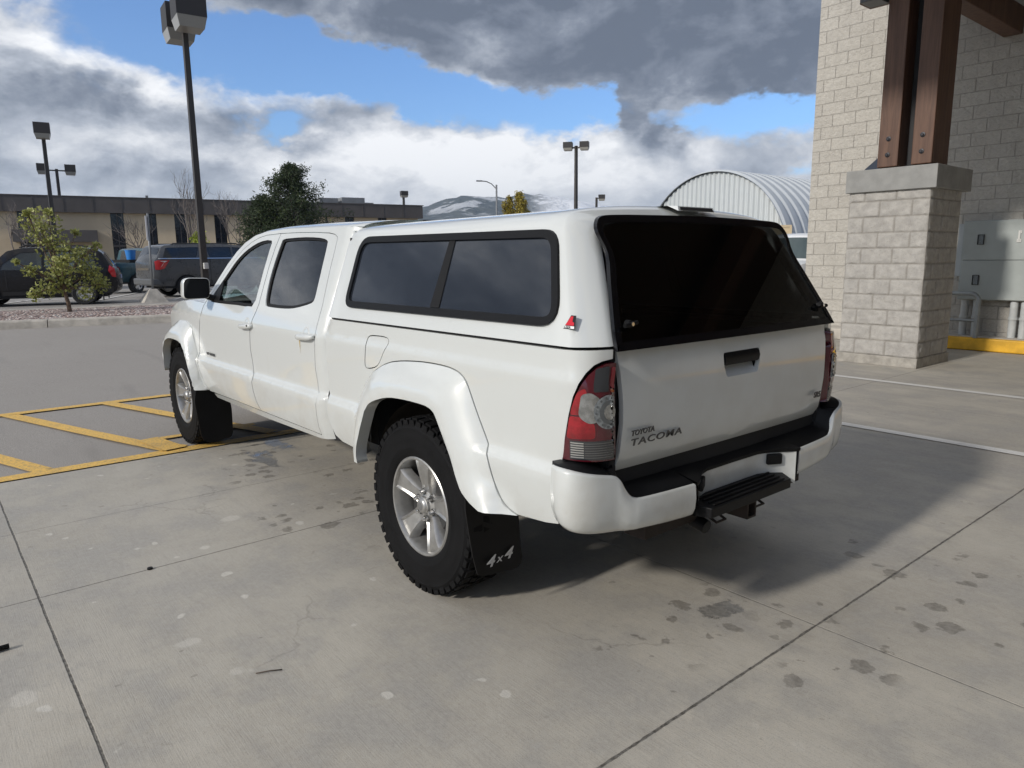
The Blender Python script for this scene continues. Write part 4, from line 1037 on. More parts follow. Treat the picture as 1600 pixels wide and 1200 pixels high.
WS = [2.283, 2.34, 2.4, 2.47, 2.55, 2.66, 2.77, 2.85, 2.94, 3.02]
skin('windscreen', WS, Proof, G_FRONT)
skin('headliner', [.95, 1.2, 1.6, 1.95, 2.2], lambda x, t: (x, Pcab(x, edge_at(x))[1]*t*.97, edge_at(x)-.03), M_SEAT)
# back wall of the cab
mb = MB(); mb.bb(.935, .955, -.74, .74, .5, 1.30); mb.bb(.935, .955, -.66, -.50, 1.3, 1.64); mb.bb(.935, .955, .50, .66, 1.3, 1.64); mb.bb(.935, .955, -.5, .5, 1.56, 1.66)
mb.build('cab_back_panel', M_WHITE, TR); MB().bb(.94, .948, -.5, .5, 1.3, 1.56).build('cab_back_window', G_TINT, TR)
# bonnet and nose
def Phood(x, t):
    z0 = [(3.03, 1.18), (3.3, 1.182), (3.667, 1.168), (3.9, 1.135), (4.1, 1.085), (4.25, 1.03), (4.34, .95)]
    for i in range(len(z0)-1):
        if z0[i][0] <= x <= z0[i+1][0]+1e-6:
            q = (x-z0[i][0])/(z0[i+1][0]-z0[i][0]); z = z0[i][1]*(1-q) + z0[i+1][1]*q
    a = abs(t); return (x + .10*(1-a*a)*(1 if x > 3.5 else 0)*(x-3.5)/.8, (YS(x, min(z, 1.19))-.004)*t, z + .042*(1-a**3)**.7 + (.012*math.exp(-((a-.6)/.1)**2)))
skin('bonnet', [3.035, 3.15, 3.3, 3.5, 3.667, 3.8, 3.9, 4.0, 4.1, 4.2, 4.25, 4.3, 4.34], Phood, M_WHITE)
MB().bb(2.96, 3.06, -.70, .70, 1.12, 1.178).build('cowl', M_BLK, TR)
nose = MB(); nose.bb(4.30, 4.42, -.40, .40, .74, .98); nose.build('grille', M_BLK, TR, bevel=.02)
for sd_ in (1, -1): MB().bb(4.28, 4.40, .42*sd_, .70*sd_, .78, .95).build('headlight', M_CLEAR, TR, bevel=.03)
fb = MB(); fb.bb(4.15, 4.47, -.70, .70, .48, .735); fb.bb(4.02, 4.20, .64, .82, .50, .68); fb.bb(4.02, 4.20, -.82, -.64, .50, .68); fb.build('front_bumper', M_WHITE, TR, bevel=.05)
# tailgate
def Pgate(y, z, off=0.0):
    x = -1.0 - .020*math.sin(math.pi*min(1, max(0, (z-.742)/.44)))**.8 + .010*(abs(y)/.71)**4
    if z < .80: x += .020*((.80-z)/.06)**1.5
    x += -.004*(1 if .865 < z < 1.13 else 0)*min(1, (z-.865)/.02)*min(1, (1.13-z)/.02)
    return (x - off, y, z)
gp = [(.712, 1.183), (.706, 1.10), (.698, 1.0), (.696, .92), (.698, .82), (.704, .742), (-.704, .742), (-.698, .82), (-.696, .92), (-.698, 1.0), (-.706, 1.10), (-.712, 1.183)]
hole = fillet([(.118, 1.114), (.116, 1.06), (.098, 1.016), (-.118, 1.016), (-.136, 1.06), (-.138, 1.114)], .012)
def panel_x(name, outer, holes, P, m, parent, step=.045, fl=.02):
    vs, fs, loops = tri2d(outer, holes, step); V = [Vector(P(v[0], v[1])) for v in vs]; F = []
    for t in fs:
        n = (V[t[1]]-V[t[0]]).cross(V[t[2]]-V[t[0]]); F.append(t if n.x < 0 else t[::-1])
    if fl:
        bd_ = {}
        for t in F:
            for i in range(len(t)): bd_[(t[i], t[(i+1) % len(t)])] = 1
        base = {}
        for (a, b) in list(bd_):
            if (b, a) not in bd_:
                for q in (a, b):
                    if q not in base: base[q] = len(V); V += [V[q].copy(), V[q] + Vector((fl, 0, 0))]
                F.append((base[b], base[a], base[a]+1, base[b]+1))
    return mk(name, V, F, m, parent, True)
tg = panel_x('tailgate', gp, [hole], Pgate, M_WHITE, TR)
def Prec(y, z, off=0.0):
    x = Pgate(y, z)[0]; d = .045*min(1, max(0, (z-1.016)/.05))**.7; return (x + d, y, z)
panel_x('handle_recess', hole, [], Prec, M_WHITE, tg, .015, 0)
panel_x('handle', fillet([(.112, 1.111), (.110, 1.062), (-.130, 1.062), (-.132, 1.111)], .010), [], lambda y, z: (Pgate(y, z)[0]-.006 + .010*(((z-1.087)/.025)**2), y, z), M_BLK, tg, .012, .035)
textmesh('badge', 'TOYOTA', .027, frame_mtx((-1.0265, .668, .8735), (0, -1, 0), (0, 0, 1)), M_BADGE, tg, .0015, 1.12, .0006, 1.0, .2)
textmesh('badge', 'TACOMA', .034, frame_mtx((-1.0265, .672, .838), (0, -1, 0), (0, 0, 1)), M_BADGE, tg, .0012, 1.85, .0006, 1.13, .15)
textmesh('badge', 'SR5', .036, frame_mtx((-1.0265, -.592, .842), (0, -1, 0), (0, 0, 1)), M_BADGE, tg, .0015, 1.05, .001, 1.0, .2)
MB().bb(-.97, -.955, -.74, .74, .60, 1.18).build('tailgate_inner', M_DARK, TR)
for sd_ in (1, -1): MB().bb(-.985, -.93, .700*sd_, .735*sd_, .70, 1.186).build('gate_pillar', M_DARK, TR)
# door badge
textmesh('badge', 'V6  TRAIL', .024, frame_mtx((2.962, .8705, .797), (-1, -.003, 0), (0, 0, 1)), M_BADGE, TR, .002, 1.75, .0012, 1.0, .2)
# topper shell
cs_ = [(.862, 1.192), (.838, 1.25), (.798, 1.35), (.758, 1.45), (.722, 1.54), (.706, 1.578), (.690, 1.606), (.668, 1.630), (.636, 1.648), (.59, 1.661), (.50, 1.674), (.36, 1.684), (.18, 1.691), (0, 1.694)]
half = smoothpoly(cs_, 2); full = [(p_[0], p_[1]) for p_ in half] + [(-p_[0], p_[1]) for p_ in half[::-1][1:]]
nrm = []
for i in range(len(full)):
    a = Vector(full[max(0, i-1)]); b = Vector(full[min(len(full)-1, i+1)]); d = (b-a).normalized(); nrm.append(Vector((-d.y, d.x)) if True else d)
def xr(z): return -1.0 + .50*(z-1.19)
def xf(z): return .912 + .03*min(1, max(0, (z-1.19)/.4))
V = []; F = []; rings = []
def addring(fx, ins, w=None):
    k = len(V)
    for i, (y, z) in enumerate(full):
        n = nrm[i]; r_ = ins*(1 - .55*abs(n.y)**1.5 if True else 1); yy = y + n.x*r_; zz = z + n.y*r_
        if z < 1.25: zz = z
        if w is not None: yy = y*(1-.128*w); zz = z if z < 1.22 else 1.19 + (z-1.19)*(1-.088*w)
        V.append((fx(z), yy, zz))
    rings.append(k)
inward = Vector((0, 1.45)) - Vector(full[4])
if nrm[4].dot(inward) < 0: nrm = [-q for q in nrm]
for (t, ins) in ((-.0, .022), (.010, .010), (.025, .003), (.05, 0)): addring(lambda z: xf(z) - t, ins)
for k in range(1, 16): addring(lambda z: (xf(z)-.05)*(1-k/16) + (xr(z)+.087)*(k/16), 0)
for k in range(0, 9):
    th = math.pi/2*k/8; tt_ = k/8; addring(lambda z: xr(z) + .085*(1-tt_)**1.25, 0, tt_**1.35)
addring(lambda z: xr(z)+.001, 0, 1.25); addring(lambda z: xr(z)+.03, 0, 1.3)
m_ = len(full)
for i in range(len(rings)-1):
    for k in range(m_-1): F.append((rings[i]+k, rings[i]+k+1, rings[i+1]+k+1, rings[i+1]+k))
F = [q[::-1] for q in F]
top = mk('topper_shell', V, F, M_WHITE, TR, True, 40)
MB().bb(.90, .915, -.70, .70, 1.19, 1.60).build('topper_front_wall', M_DARK, TR)
def yin(z):
    for i in range(len(cs_)-1):
        if cs_[i][1] <= z <= cs_[i+1][1]:
            t = (z-cs_[i][1])/(cs_[i+1][1]-cs_[i][1]); return cs_[i][0]*(1-t) + cs_[i+1][0]*t
    return cs_[0][0]
gl = [(yin(1.192)-.120, 1.176), (yin(1.25)-.118, 1.25), (yin(1.40)-.116, 1.40), (yin(1.50)-.114, 1.50), (.636, 1.575), (.622, 1.612), (.588, 1.634), (.50, 1.641), (.30, 1.645), (0, 1.649)]
gl = smoothpoly(gl, 3); gl = [(q[0], q[1]) for q in gl] + [(-q[0], q[1]) for q in gl[::-1][1:]]
def Pgl(y, z, off=0.0): return (xr(z) - .014 - off - .012*(1-(y/.75)**2), y, z)
rg = panel_x('rear_glass', inset(gl, .002), [], Pgl, G_REAR, TR, .07, .006)
A = dens(gl, .03); 
def ringx(name, outer, d, o1, m, parent):
    A = dens(outer, .03); B = inset(A, d); n = len(A)
    V = [Vector(Pgl(a[0], a[1], -.012)) for a in A] + [Vector(Pgl(a[0], a[1], o1)) for a in A] + [Vector(Pgl(b[0], b[1], o1)) for b in B] + [Vector(Pgl(b[0], b[1], o1-.004)) for b in B]
    F = [(k*n+i, k*n+(i+1) % n, (k+1)*n+(i+1) % n, (k+1)*n+i) for k in range(3) for i in range(n)]
    return mk(name, V, F, m, parent, True, 40)
ringx('glass_frame', gl, .028, .005, M_GBLK, rg)
for sd_ in (1, -1):
    q = Pgl(.655*sd_, 1.262, .004); h = MB(); h.lathe_y([(0, 0)], 4) if False else None
    h.tube([(q[0], q[1], q[2]), (q[0]-.022, q[1], q[2])], .014, 12); h.tube([(q[0]-.022, q[1]-.030*sd_, q[2]+.004), (q[0]-.024, q[1]+.035*sd_, q[2]-.004)], .008, 8)
    h.build('latch', M_BLK, rg, True, 40)
    MB().tube([(q[0]-.028, q[1], q[2]), (q[0]-.031, q[1], q[2])], .007, 10).build('latch_lock', M_CHROME, rg, True, 40)
    mb = MB(); a = Pgl(.60*sd_, 1.50); b = Pgl(.66*sd_, 1.28); mb.tube([(a[0]+.04, a[1]-.04*sd_, a[2]), (b[0]+.03, b[1]-.02*sd_, b[2])], .008, 8); mb.build('gas_strut', M_BLK, TR, True, 40)
MB().add([Pgl(y, 1.178, .002) for y in (-.74, .74)] + [(Pgl(y, 1.19, .012)) for y in (-.74, .74)], [(0, 1, 3, 2)])
# high brake light
bl_ = MB(); bl_.add([(-.735, .135, 1.690), (-.735, -.135, 1.690), (-.775, -.118, 1.687), (-.775, .118, 1.687), (-.782, .122, 1.668), (-.782, -.122, 1.668), (-.60, -.125, 1.690), (-.60, .125, 1.690)], [(0, 1, 2, 3), (3, 2, 5, 4), (7, 6, 1, 0), (0, 3, 4), (1, 5, 2)])
b3 = bl_.build('brake_light_pod', M_WHITE, TR); MB().add([(-.778, .108, 1.684), (-.778, -.108, 1.684), (-.785, -.112, 1.671), (-.785, .112, 1.671)], [(0, 1, 2, 3)]).build('brake_light_lens', M_LAMPB, b3)
# maker's emblem on the topper
def Pe(u, z, off): return Ptop(u, z, off)
emb = panel('topper_emblem', [(-.884, 1.295), (-.909, 1.295), (-.918, 1.250), (-.864, 1.250)], [], off_(Ptop, .0015), mat('emblem_black', (.01, .01, .01), .3), TR, .02, .002, 1)
panel('emblem_red', [(-.886, 1.292), (-.897, 1.292), (-.899, 1.275), (-.908, 1.272), (-.911, 1.262), (-.869, 1.262)], [], off_(Ptop, .0022), mat('emblem_red', (.55, .015, .03), .35), emb, .02, 0, 1)
panel('emblem_white', [(-.866, 1.252), (-.867, 1.260), (-.914, 1.260), (-.916, 1.252)], [], off_(Ptop, .0026), mat('emblem_white', (.8, .8, .8), .35), emb, .02, 0, 1)
q0 = Ptop(-.868, 1.2525, .0034)
textmesh('emblem_lettering', 'LEER', .0100, frame_mtx(q0, (-1, 0, 0), (0, -.37, 1)), mat('emblem_black', (.01, .01, .01), .3), emb, .0002, 1.5, .0002)
# dark strips closing gaps
for sd_ in (1, -1):
    panel('gap_filler', [(.98, 1.19), (.98, .50), (.86, .52), (.86, 1.19)], [], off_(Pbed, -.030), M_DARK, TR, .08, 0, sd_)
    panel('gap_filler', [(.86, 1.20), (.86, 1.17), (-.86, 1.17), (-.86, 1.20)], [], off_(lambda u, z, o=0: (u, .850+o, z), -.004), M_DARK, TR, .2, 0, sd_)
# underbody: tubs, rails, axles
ub = MB()
ub.bb(.96, 3.02, -.79, .79, .50, .92); ub.bb(-.94, .86, -.55, .55, .62, 1.16); ub.bb(3.05, 4.25, -.54, .54, .52, 1.02)
ub.bb(-.90, -.55, -.78, .78, .70, .98); ub.bb(.52, .88, -.80, .80, .56, .98); ub.bb(-.94, .88, -.80, .80, 1.06, 1.15)
ub.build('underbody', M_DARK, TR)
ch = MB()
for sd_ in (1, -1):
    ch.bb(-.92, 4.2, .44*sd_, .52*sd_, .50, .62)

ch.tube([(0, -.66, .40), (0, .66, .40)], .045, 12); ch.tube([(3.555, -.66, .40), (3.555, .66, .40)], .04, 12); ch.lathe_y([(0, -.16), (.10, -.12), (.15, 0), (.10, .12), (0, .16)], 16, (0, 0, .40)); ch.tube([(.15, 0, .42), (3.2, 0, .5)], .04, 10)
ch.tube([(2.5, -.35, .42), (1.0, -.38, .40), (.3, -.55, .46), (-.75, -.60, .42)], .032, 10); ch.bb(.9, 1.5, -.45, -.25, .36, .48)
for sd_ in (1, -1):
    ch.tube([(.62, .57*sd_, .46), (0, .57*sd_, .34), (-.68, .57*sd_, .50)], .022, 8)
ch.build('chassis', mat('chassis_metal', (.02, .02, .02), .7, var=.3, vscale=9), TR)
ht = MB(); ht.bb(-1.10, -.80, -.024, .024, .432, .440); ht.bb(-1.10, -.80, -.024, .024, .494, .502); ht.bb(-1.10, -.80, -.032, -.024, .432, .502); ht.bb(-1.10, -.80, .024, .032, .432, .502)
pass
ht.bb(-1.0, -.90, -.55, .55, .452, .50); ht.tube([(-1.0, .17, .46), (-1.05, .17, .44), (-1.05, .11, .44), (-1.0, .11, .46)], .006, 6); ht.tube([(-1.0, -.17, .46), (-1.05, -.17, .44), (-1.05, -.11, .44), (-1.0, -.11, .46)], .006, 6)
ht.build('tow_hitch', mat('rusty_hitch_steel', (.022, .015, .012), .65, .3, var=.4, vscale=20), TR)
MB().tube([(-.97, .22, .445), (-1.04, .22, .43)], .028, 12).build('trailer_plug', M_BLK, TR, True, 40)
# rear bumper: white shell
path = [(-.885, .915, .79, .575), (-.93, .934, .792, .57), (-.975, .931, .790, .565), (-1.01, .905, .784, .559), (-1.033, .86, .774, .552), (-1.044, .81, .764, .546), (-1.050, .770, .755, .542), (-1.055, .748, .740, .541), (-1.060, .730, .708, .540), (-1.065, .712, .682, .538), (-1.070, .690, .667, .537), (-1.076, .655, .660, .534), (-1.085, .52, .656, .525), (-1.090, .372, .653, .517)]
flank = [(-1.088, .352, .652, .530), (-1.072, .330, .652, .545), (-1.045, .29, .652, .555), (-1.018, .24, .652, .555), (-1.003, .19, .652, .555)]
def shell(pts, sgn):
    V = []; n = len(pts); L = []
    for i, (x, y, zt, zb) in enumerate(pts):
        a = Vector(pts[max(0, i-1)][:2]); b = Vector(pts[min(n-1, i+1)][:2]); d = (b-a).normalized(); nn = Vector((-d.y, d.x)); 
        if nn.dot(Vector((-.6, .8))) < 0: nn = -nn
        h = zt-zb
        for (f_, o_) in ((1.0, -.030), (1.0, -.010), (.985, -.003), (.95, 0), (.6, .004), (.3, .0), (.12, -.010), (.03, -.026), (0, -.05)):
            V.append((x + nn.x*o_, (y + nn.y*o_)*sgn, zb + h*f_))
    F = [(i*9+k, (i+1)*9+k, (i+1)*9+k+1, i*9+k+1) for i in range(n-1) for k in range(8)]
    return V, F
P4 = [Vector(q) for q in path]; pth = [tuple(q) for q in smoothpoly(P4, 3)]
fl_ = [tuple(q) for q in smoothpoly([Vector(q) for q in flank], 3)]
cv = []; full_f = fl_ + [(-1.0, y/10.0, .652, .555) for y in (1.2, 0.4)] ; full_f = full_f + [(x, -y, a, b) for (x, y, a, b) in full_f[::-1]]
V = []
for (x, y, a, b) in full_f: V += [(x, y, a), (x, y, (a+b)/2), (x, y, b-.03)]
F = [(i*3+k, (i+1)*3+k, (i+1)*3+k+1, i*3+k+1) for i in range(len(full_f)-1) for k in range(2)]
rbo = mk('rear_bumper', V, F, M_WHITE, TR, True, 60)
for sgn in (1, -1): rb = MB(); rb.add(*shell(pth, sgn)); rb.build('bumper_corner', M_WHITE, rbo, True, 60)
for sgn in (1, -1):     # end caps of the shell beside the step
    mk('shell_edge', [(-1.090, .372*sgn, .653), (-1.092, .366*sgn, .60), (-1.088, .366*sgn, .525), (-1.03, .345*sgn, .52), (-1.03, .345*sgn, .645)], [(0, 1, 2, 3, 4)], M_BLK, rbo)
    c0 = Vector((-1.034, .262*sgn, .618)); d = Vector((-.027, .05*sgn, 0)).normalized(); n_ = Vector((-d.y*sgn, d.x*sgn, 0)); n_ = n_ if n_.x < 0 else -n_
    rotm = Matrix((d, n_, Vector((0, 0, 1)))).transposed()
    MB().box(c0 + n_*.004, (.072, .018, .048), rotm).build('plate_lamp', M_BLK, rbo, bevel=.007)
# black top pad
V = []; F = []
for i, (x, y, zt, zb) in enumerate(pth):
    inn = (-.955, min(y, .70) if y < .78 else .70, zt + .012 if y > .76 else zt + .035)
    if y > .76: inn = (-.90, .72, zt+.006)
    V += [(x + .008, y - (.012 if y > .80 else 0), zt-.004), (x+.016, y - (.02 if y > .8 else 0), zt+.006), inn]
n1 = len(pth)
F = [(i*3+k, (i+1)*3+k, (i+1)*3+k+1, i*3+k+1) for i in range(n1-1) for k in range(2)]
pad = MB(); pad.add(V, F); pad.add([(a, -b, c) for a, b, c in V], [q[::-1] for q in F])
x, y, zt, zb = pth[-1]
cen = [(x+.012, y, zt+.0), (x+.014, y, zt+.010), (-.955, y, zt+.035)]
fr_ = [(-1.094, .372, .650), (-1.090, .352, .650), (-1.076, .325, .650), (-1.048, .285, .650), (-1.020, .235, .650), (-1.005, .18, .650), (-1.003, 0, .650)]
fr_ = fr_ + [(a, -b, c) for a, b, c in fr_[::-1][1:]]
V = []
for (a, b, c) in fr_: V += [(a, b, c-.004), (a-.002, b, c+.010), (-.955, b, c+.038)]
F = [(i*3+k, (i+1)*3+k, (i+1)*3+k+1, i*3+k+1) for i in range(len(fr_)-1) for k in range(2)]
pad.add(V, F); pad.build('bumper_pad', M_BLK, rbo, True, 50)
st = MB(); st.add(*(lambda o: (o[0], o[1]))(([(-1.115, -.27, .505), (-1.115, .30, .505), (-1.00, .34, .505), (-1.00, -.34, .505), (-1.115, -.27, .545), (-1.115, .30, .545), (-1.00, .34, .558), (-1.00, -.34, .558)], [(0, 3, 2, 1), (4, 5, 6, 7), (0, 1, 5, 4), (1, 2, 6, 5), (2, 3, 7, 6), (3, 0, 4, 7)])))
for k in range(4): st.bb(-1.105 + k*.024, -1.095 + k*.024, -.24, .27, .548 + k*.002, .554 + k*.003)
st.build('bumper_step', M_BLK, rbo, bevel=.008)
# door mirrors
for sd_ in (1, -1):
    rect = fillet([(.866, 1.222), (.858, 1.362), (1.030, 1.368), (1.042, 1.222)], [.03, .03, .045, .035], 5)
    rect = [(y, z) for y, z in rect]; n = len(rect); cy, cz = .95, 1.292; V = []
    lay = [(2.800, 1.0), (2.803, 1.035), (2.83, 1.045), (2.87, 1.02), (2.91, .93), (2.94, .76), (2.952, .5), (2.955, .0)]
    for (xx, sc_) in lay:
        for (y, z) in rect: V.append((xx, (cy + (y-cy)*sc_)*sd_, cz + (z-cz)*sc_))
    F = [(i*n+k, i*n+(k+1) % n, (i+1)*n+(k+1) % n, (i+1)*n+k) for i in range(len(lay)-1) for k in range(n)]
    mo = mk('door_mirror', V, F, M_WHITE, TR, True, 60)
    V = [(2.806, (cy+(y-cy)*.99)*sd_, cz+(z-cz)*.99) for y, z in rect]; mk('mirror_housing_rim', V, [tuple(range(n))], M_RUB, mo)
    V = [(2.8055, (cy+(y-cy)*.92)*sd_, cz+(z-cz)*.90) for y, z in rect]; mk('mirror_glass', V, [tuple(range(n))], mat('mirror_dark', (.015, .017, .02), .06), mo)
    mb = MB(); mb.tube([(2.84, .875*sd_, 1.235), (2.83, .82*sd_, 1.215), (2.80, .78*sd_, 1.205)], [.022, .026, .03], 10); mb.build('mirror_arm', M_BLK, mo, True, 50)
# cabin
ca = MB(); ca.bb(2.72, 3.02, -.70, .70, .92, 1.16); ca.build('dashboard', M_SEAT, TR, bevel=.04)
for yy in (.38, -.38):
    s1 = MB(); s1.bb(1.95, 2.42, yy-.24, yy+.24, .92, 1.02); s1.box((1.93, yy, 1.25), (.12, .46, .52), Matrix.Rotation(R(-12), 3, 'Y')); s1.box((1.87, yy, 1.56), (.08, .24, .15), Matrix.Rotation(R(-12), 3, 'Y')); s1.build('seat', M_SEAT, TR, bevel=.03)
s1 = MB(); s1.bb(1.1, 1.55, -.65, .65, .92, 1.05); s1.box((1.08, 0, 1.24), (.12, 1.3, .42), Matrix.Rotation(R(-8), 3, 'Y')); s1.build('rear_seat', M_SEAT, TR, bevel=.03)
sw = MB(); cw = Vector((2.52, .38, 1.17)); tl_ = Matrix.Rotation(R(-28), 3, 'Y'); sw.tube([cw + tl_ @ Vector((0, .185*math.cos(R(a)), .185*math.sin(R(a)))) for a in range(0, 361, 15)], .015, 8)
sw.tube([cw, cw + tl_ @ Vector((.25, 0, -.02))], .03, 8); sw.tube([cw + tl_ @ Vector((0, -.18, 0)), cw + tl_ @ Vector((0, .18, 0))], .02, 6); sw.build('steering_wheel', M_BLK, TR, True, 50)
for sd_ in (1, -1):
    mb = MB(); mb.bb(1.07, 2.92, .755*sd_, .795*sd_, .88, 1.185); mb.bb(1.93, 2.03, .60*sd_, .63*sd_, 1.18, 1.62); mb.build('door_trim', M_SEAT, TR)
# wheels
def make_wheel(parent):
    tp = [(.218, .100), (.226, .112), (.245, .122), (.262, .1265), (.268, .1285), (.275, .1265), (.30, .129), (.33, .1285), (.352, .124), (.356, .1255), (.372, .118), (.384, .106), (.389, .09), (.389, .0)]
    prof = tp + [(a, -b) for a, b in tp[::-1][1:]]
    m = MB(); m.lathe_y(prof, 88)
    def lug(y0, y1, r0, r1, ang, da, sk):
        V = []
        for (y, dd) in ((y0, 0), (y1, sk)):
            for r_ in (r0, r1):
                for s_ in (-1, 1):
                    a = ang + dd + s_*da*(1 if r_ == r0 else .86); V.append((r_*math.cos(a), y, r_*math.sin(a)))
        m.add(V, [(0, 1, 3, 2), (4, 6, 7, 5), (0, 4, 5, 1), (2, 3, 7, 6), (0, 2, 6, 4), (1, 5, 7, 3)])
    N = 46
    for k in range(N):
        a = 2*math.pi*k/N; w = 2*math.pi/N
        for sg in (1, -1):
            o_ = 0 if sg > 0 else w*.5
            lug(.064*sg, .108*sg, .384, .401 if k % 2 else .399, a+o_, w*.41, w*.10*sg)
            lug(.103*sg, .1215*sg, .364 if k % 2 else .372, .3925, a+o_, w*.38, 0)
            lug(.026*sg, .058*sg, .384, .402, a+o_+w*.45, w*.36, -w*.28*sg)
        lug(-.018, .018, .384, .402, a+w*.2, w*.34, w*.35)
    ty = m.build('wheel', M_TYRE, parent, True, 35)
    r_ = MB(); r_.lathe_y([(.2225, .096), (.2275, .104), (.2275, .112), (.222, .1165), (.214, .115), (.208, .105), (.206, .085), (.198, .05), (.190, .0), (.190, -.10), (.215, -.115)], 72)
    hubp = [(.030, .098), (.037, .098), (.040, .094), (.042, .082), (.060, .074), (.078, .066), (.084, .050), (.084, .02)]
    r_.lathe_y([(0, .108), (.026, .107), (.032, .103), (.036, .096)] + hubp[2:], 36)
    for k in range(5):
        a0 = R(90 + 8 + 72*k); ca, sa = math.cos(a0), math.sin(a0)
        secs = [(.060, .036, .078), (.085, .034, .082), (.12, .036, .092), (.165, .044, .103), (.198, .053, .108), (.2095, .058, .104)]
        V = []
        for (rr, hw, yy) in secs:
            for (q, yo) in ((-hw-.012, yy-.045), (-hw-.004, yy-.010), (-hw+.004, yy+.001), (-hw+.014, yy-.006), (hw-.014, yy-.006), (hw-.004, yy+.001), (hw+.004, yy-.010), (hw+.012, yy-.045)):
                V.append((rr*ca - q*sa, yo, rr*sa + q*ca))
        F = [(i*8+k2, (i+1)*8+k2, (i+1)*8+k2+1, i*8+k2+1) for i in range(5) for k2 in range(7)]
        r_.add(V, F)
    rim = r_.build('rim', M_RIM, ty, True, 32)
    for k in range(6):
        a = R(20+60*k); l_ = MB(); l_.lathe_y([(0, .104), (.008, .103), (.0100, .098), (.0100, .066)], 10, (.061*math.cos(a), 0, .061*math.sin(a))); l_.build('lug_nut', M_CHROME, ty, True, 40)
        l_ = MB(); l_.lathe_y([(.0165, .0795), (.012, .080)], 14, (.061*math.cos(a), 0, .061*math.sin(a))); l_.build('lug_pocket', M_RIMD, ty, True, 40)
    l_ = MB(); l_.lathe_y([(0, .1095), (.017, .1088), (.018, .107)], 20); l_.build('centre_cap', mat('cap_grey', (.25, .25, .25), .3, .6), ty, True, 40)
    d_ = MB(); d_.lathe_y([(0, .058), (.135, .056), (.160, .030), (.160, .0), (0, .0)], 40); d_.bb(.10, .17, -.02, .035, -.07, .07); d_.build('brake', M_RIMD, ty, True, 40)
    return ty
w0 = make_wheel(TR); w0.location = (0, .785, .398)
for (xx, sd_, ang) in ((3.555, 1, 0.35), (0, -1, .5), (3.555, -1, 1.1)):
    w = copy_tree(w0, TR); w.location = (xx, .785*sd_, .398); w.rotation_euler = (0, ang, 0 if sd_ > 0 else math.pi)
# ================================================================== PARKED VEHICLES
def car_paint(name, c, r_=.25, met=0.0): return mat(name, c, r_, met, coat=.22, spec=.25, var=.06, vscale=2)
M_CTYRE = mat('parked_tyre', (.015, .015, .016), .8); M_CRIM = mat('parked_rim_silver', (.5, .5, .5), .3, .7); M_CRIMD = mat('parked_rim_dark', (.03, .03, .03), .3, .5)
M_CRED = mat('parked_red_lens', (.50, .012, .02), .15, coat=1.0); M_CWHT = mat('parked_white_lens', (.75, .75, .75), .15, coat=1.0); M_AMB = mat('parked_amber_lens', (.75, .28, .02), .2, coat=1.0)
M_PLATE = mat('licence_plate', (.30, .36, .55), .4); M_TRIMB = mat('parked_black_trim', (.02, .02, .022), .5)
def arch(xc, rr, zb, rev=False):
    a0 = math.degrees(math.asin(min(1, (zb-.36)/rr))) if abs(zb-.36) < rr else 0
    pts = [(xc - rr*math.cos(R(a)), .36 + rr*math.sin(R(a))) for a in [a0 + (180-2*a0)*i/9 for i in range(10)]]
    return pts
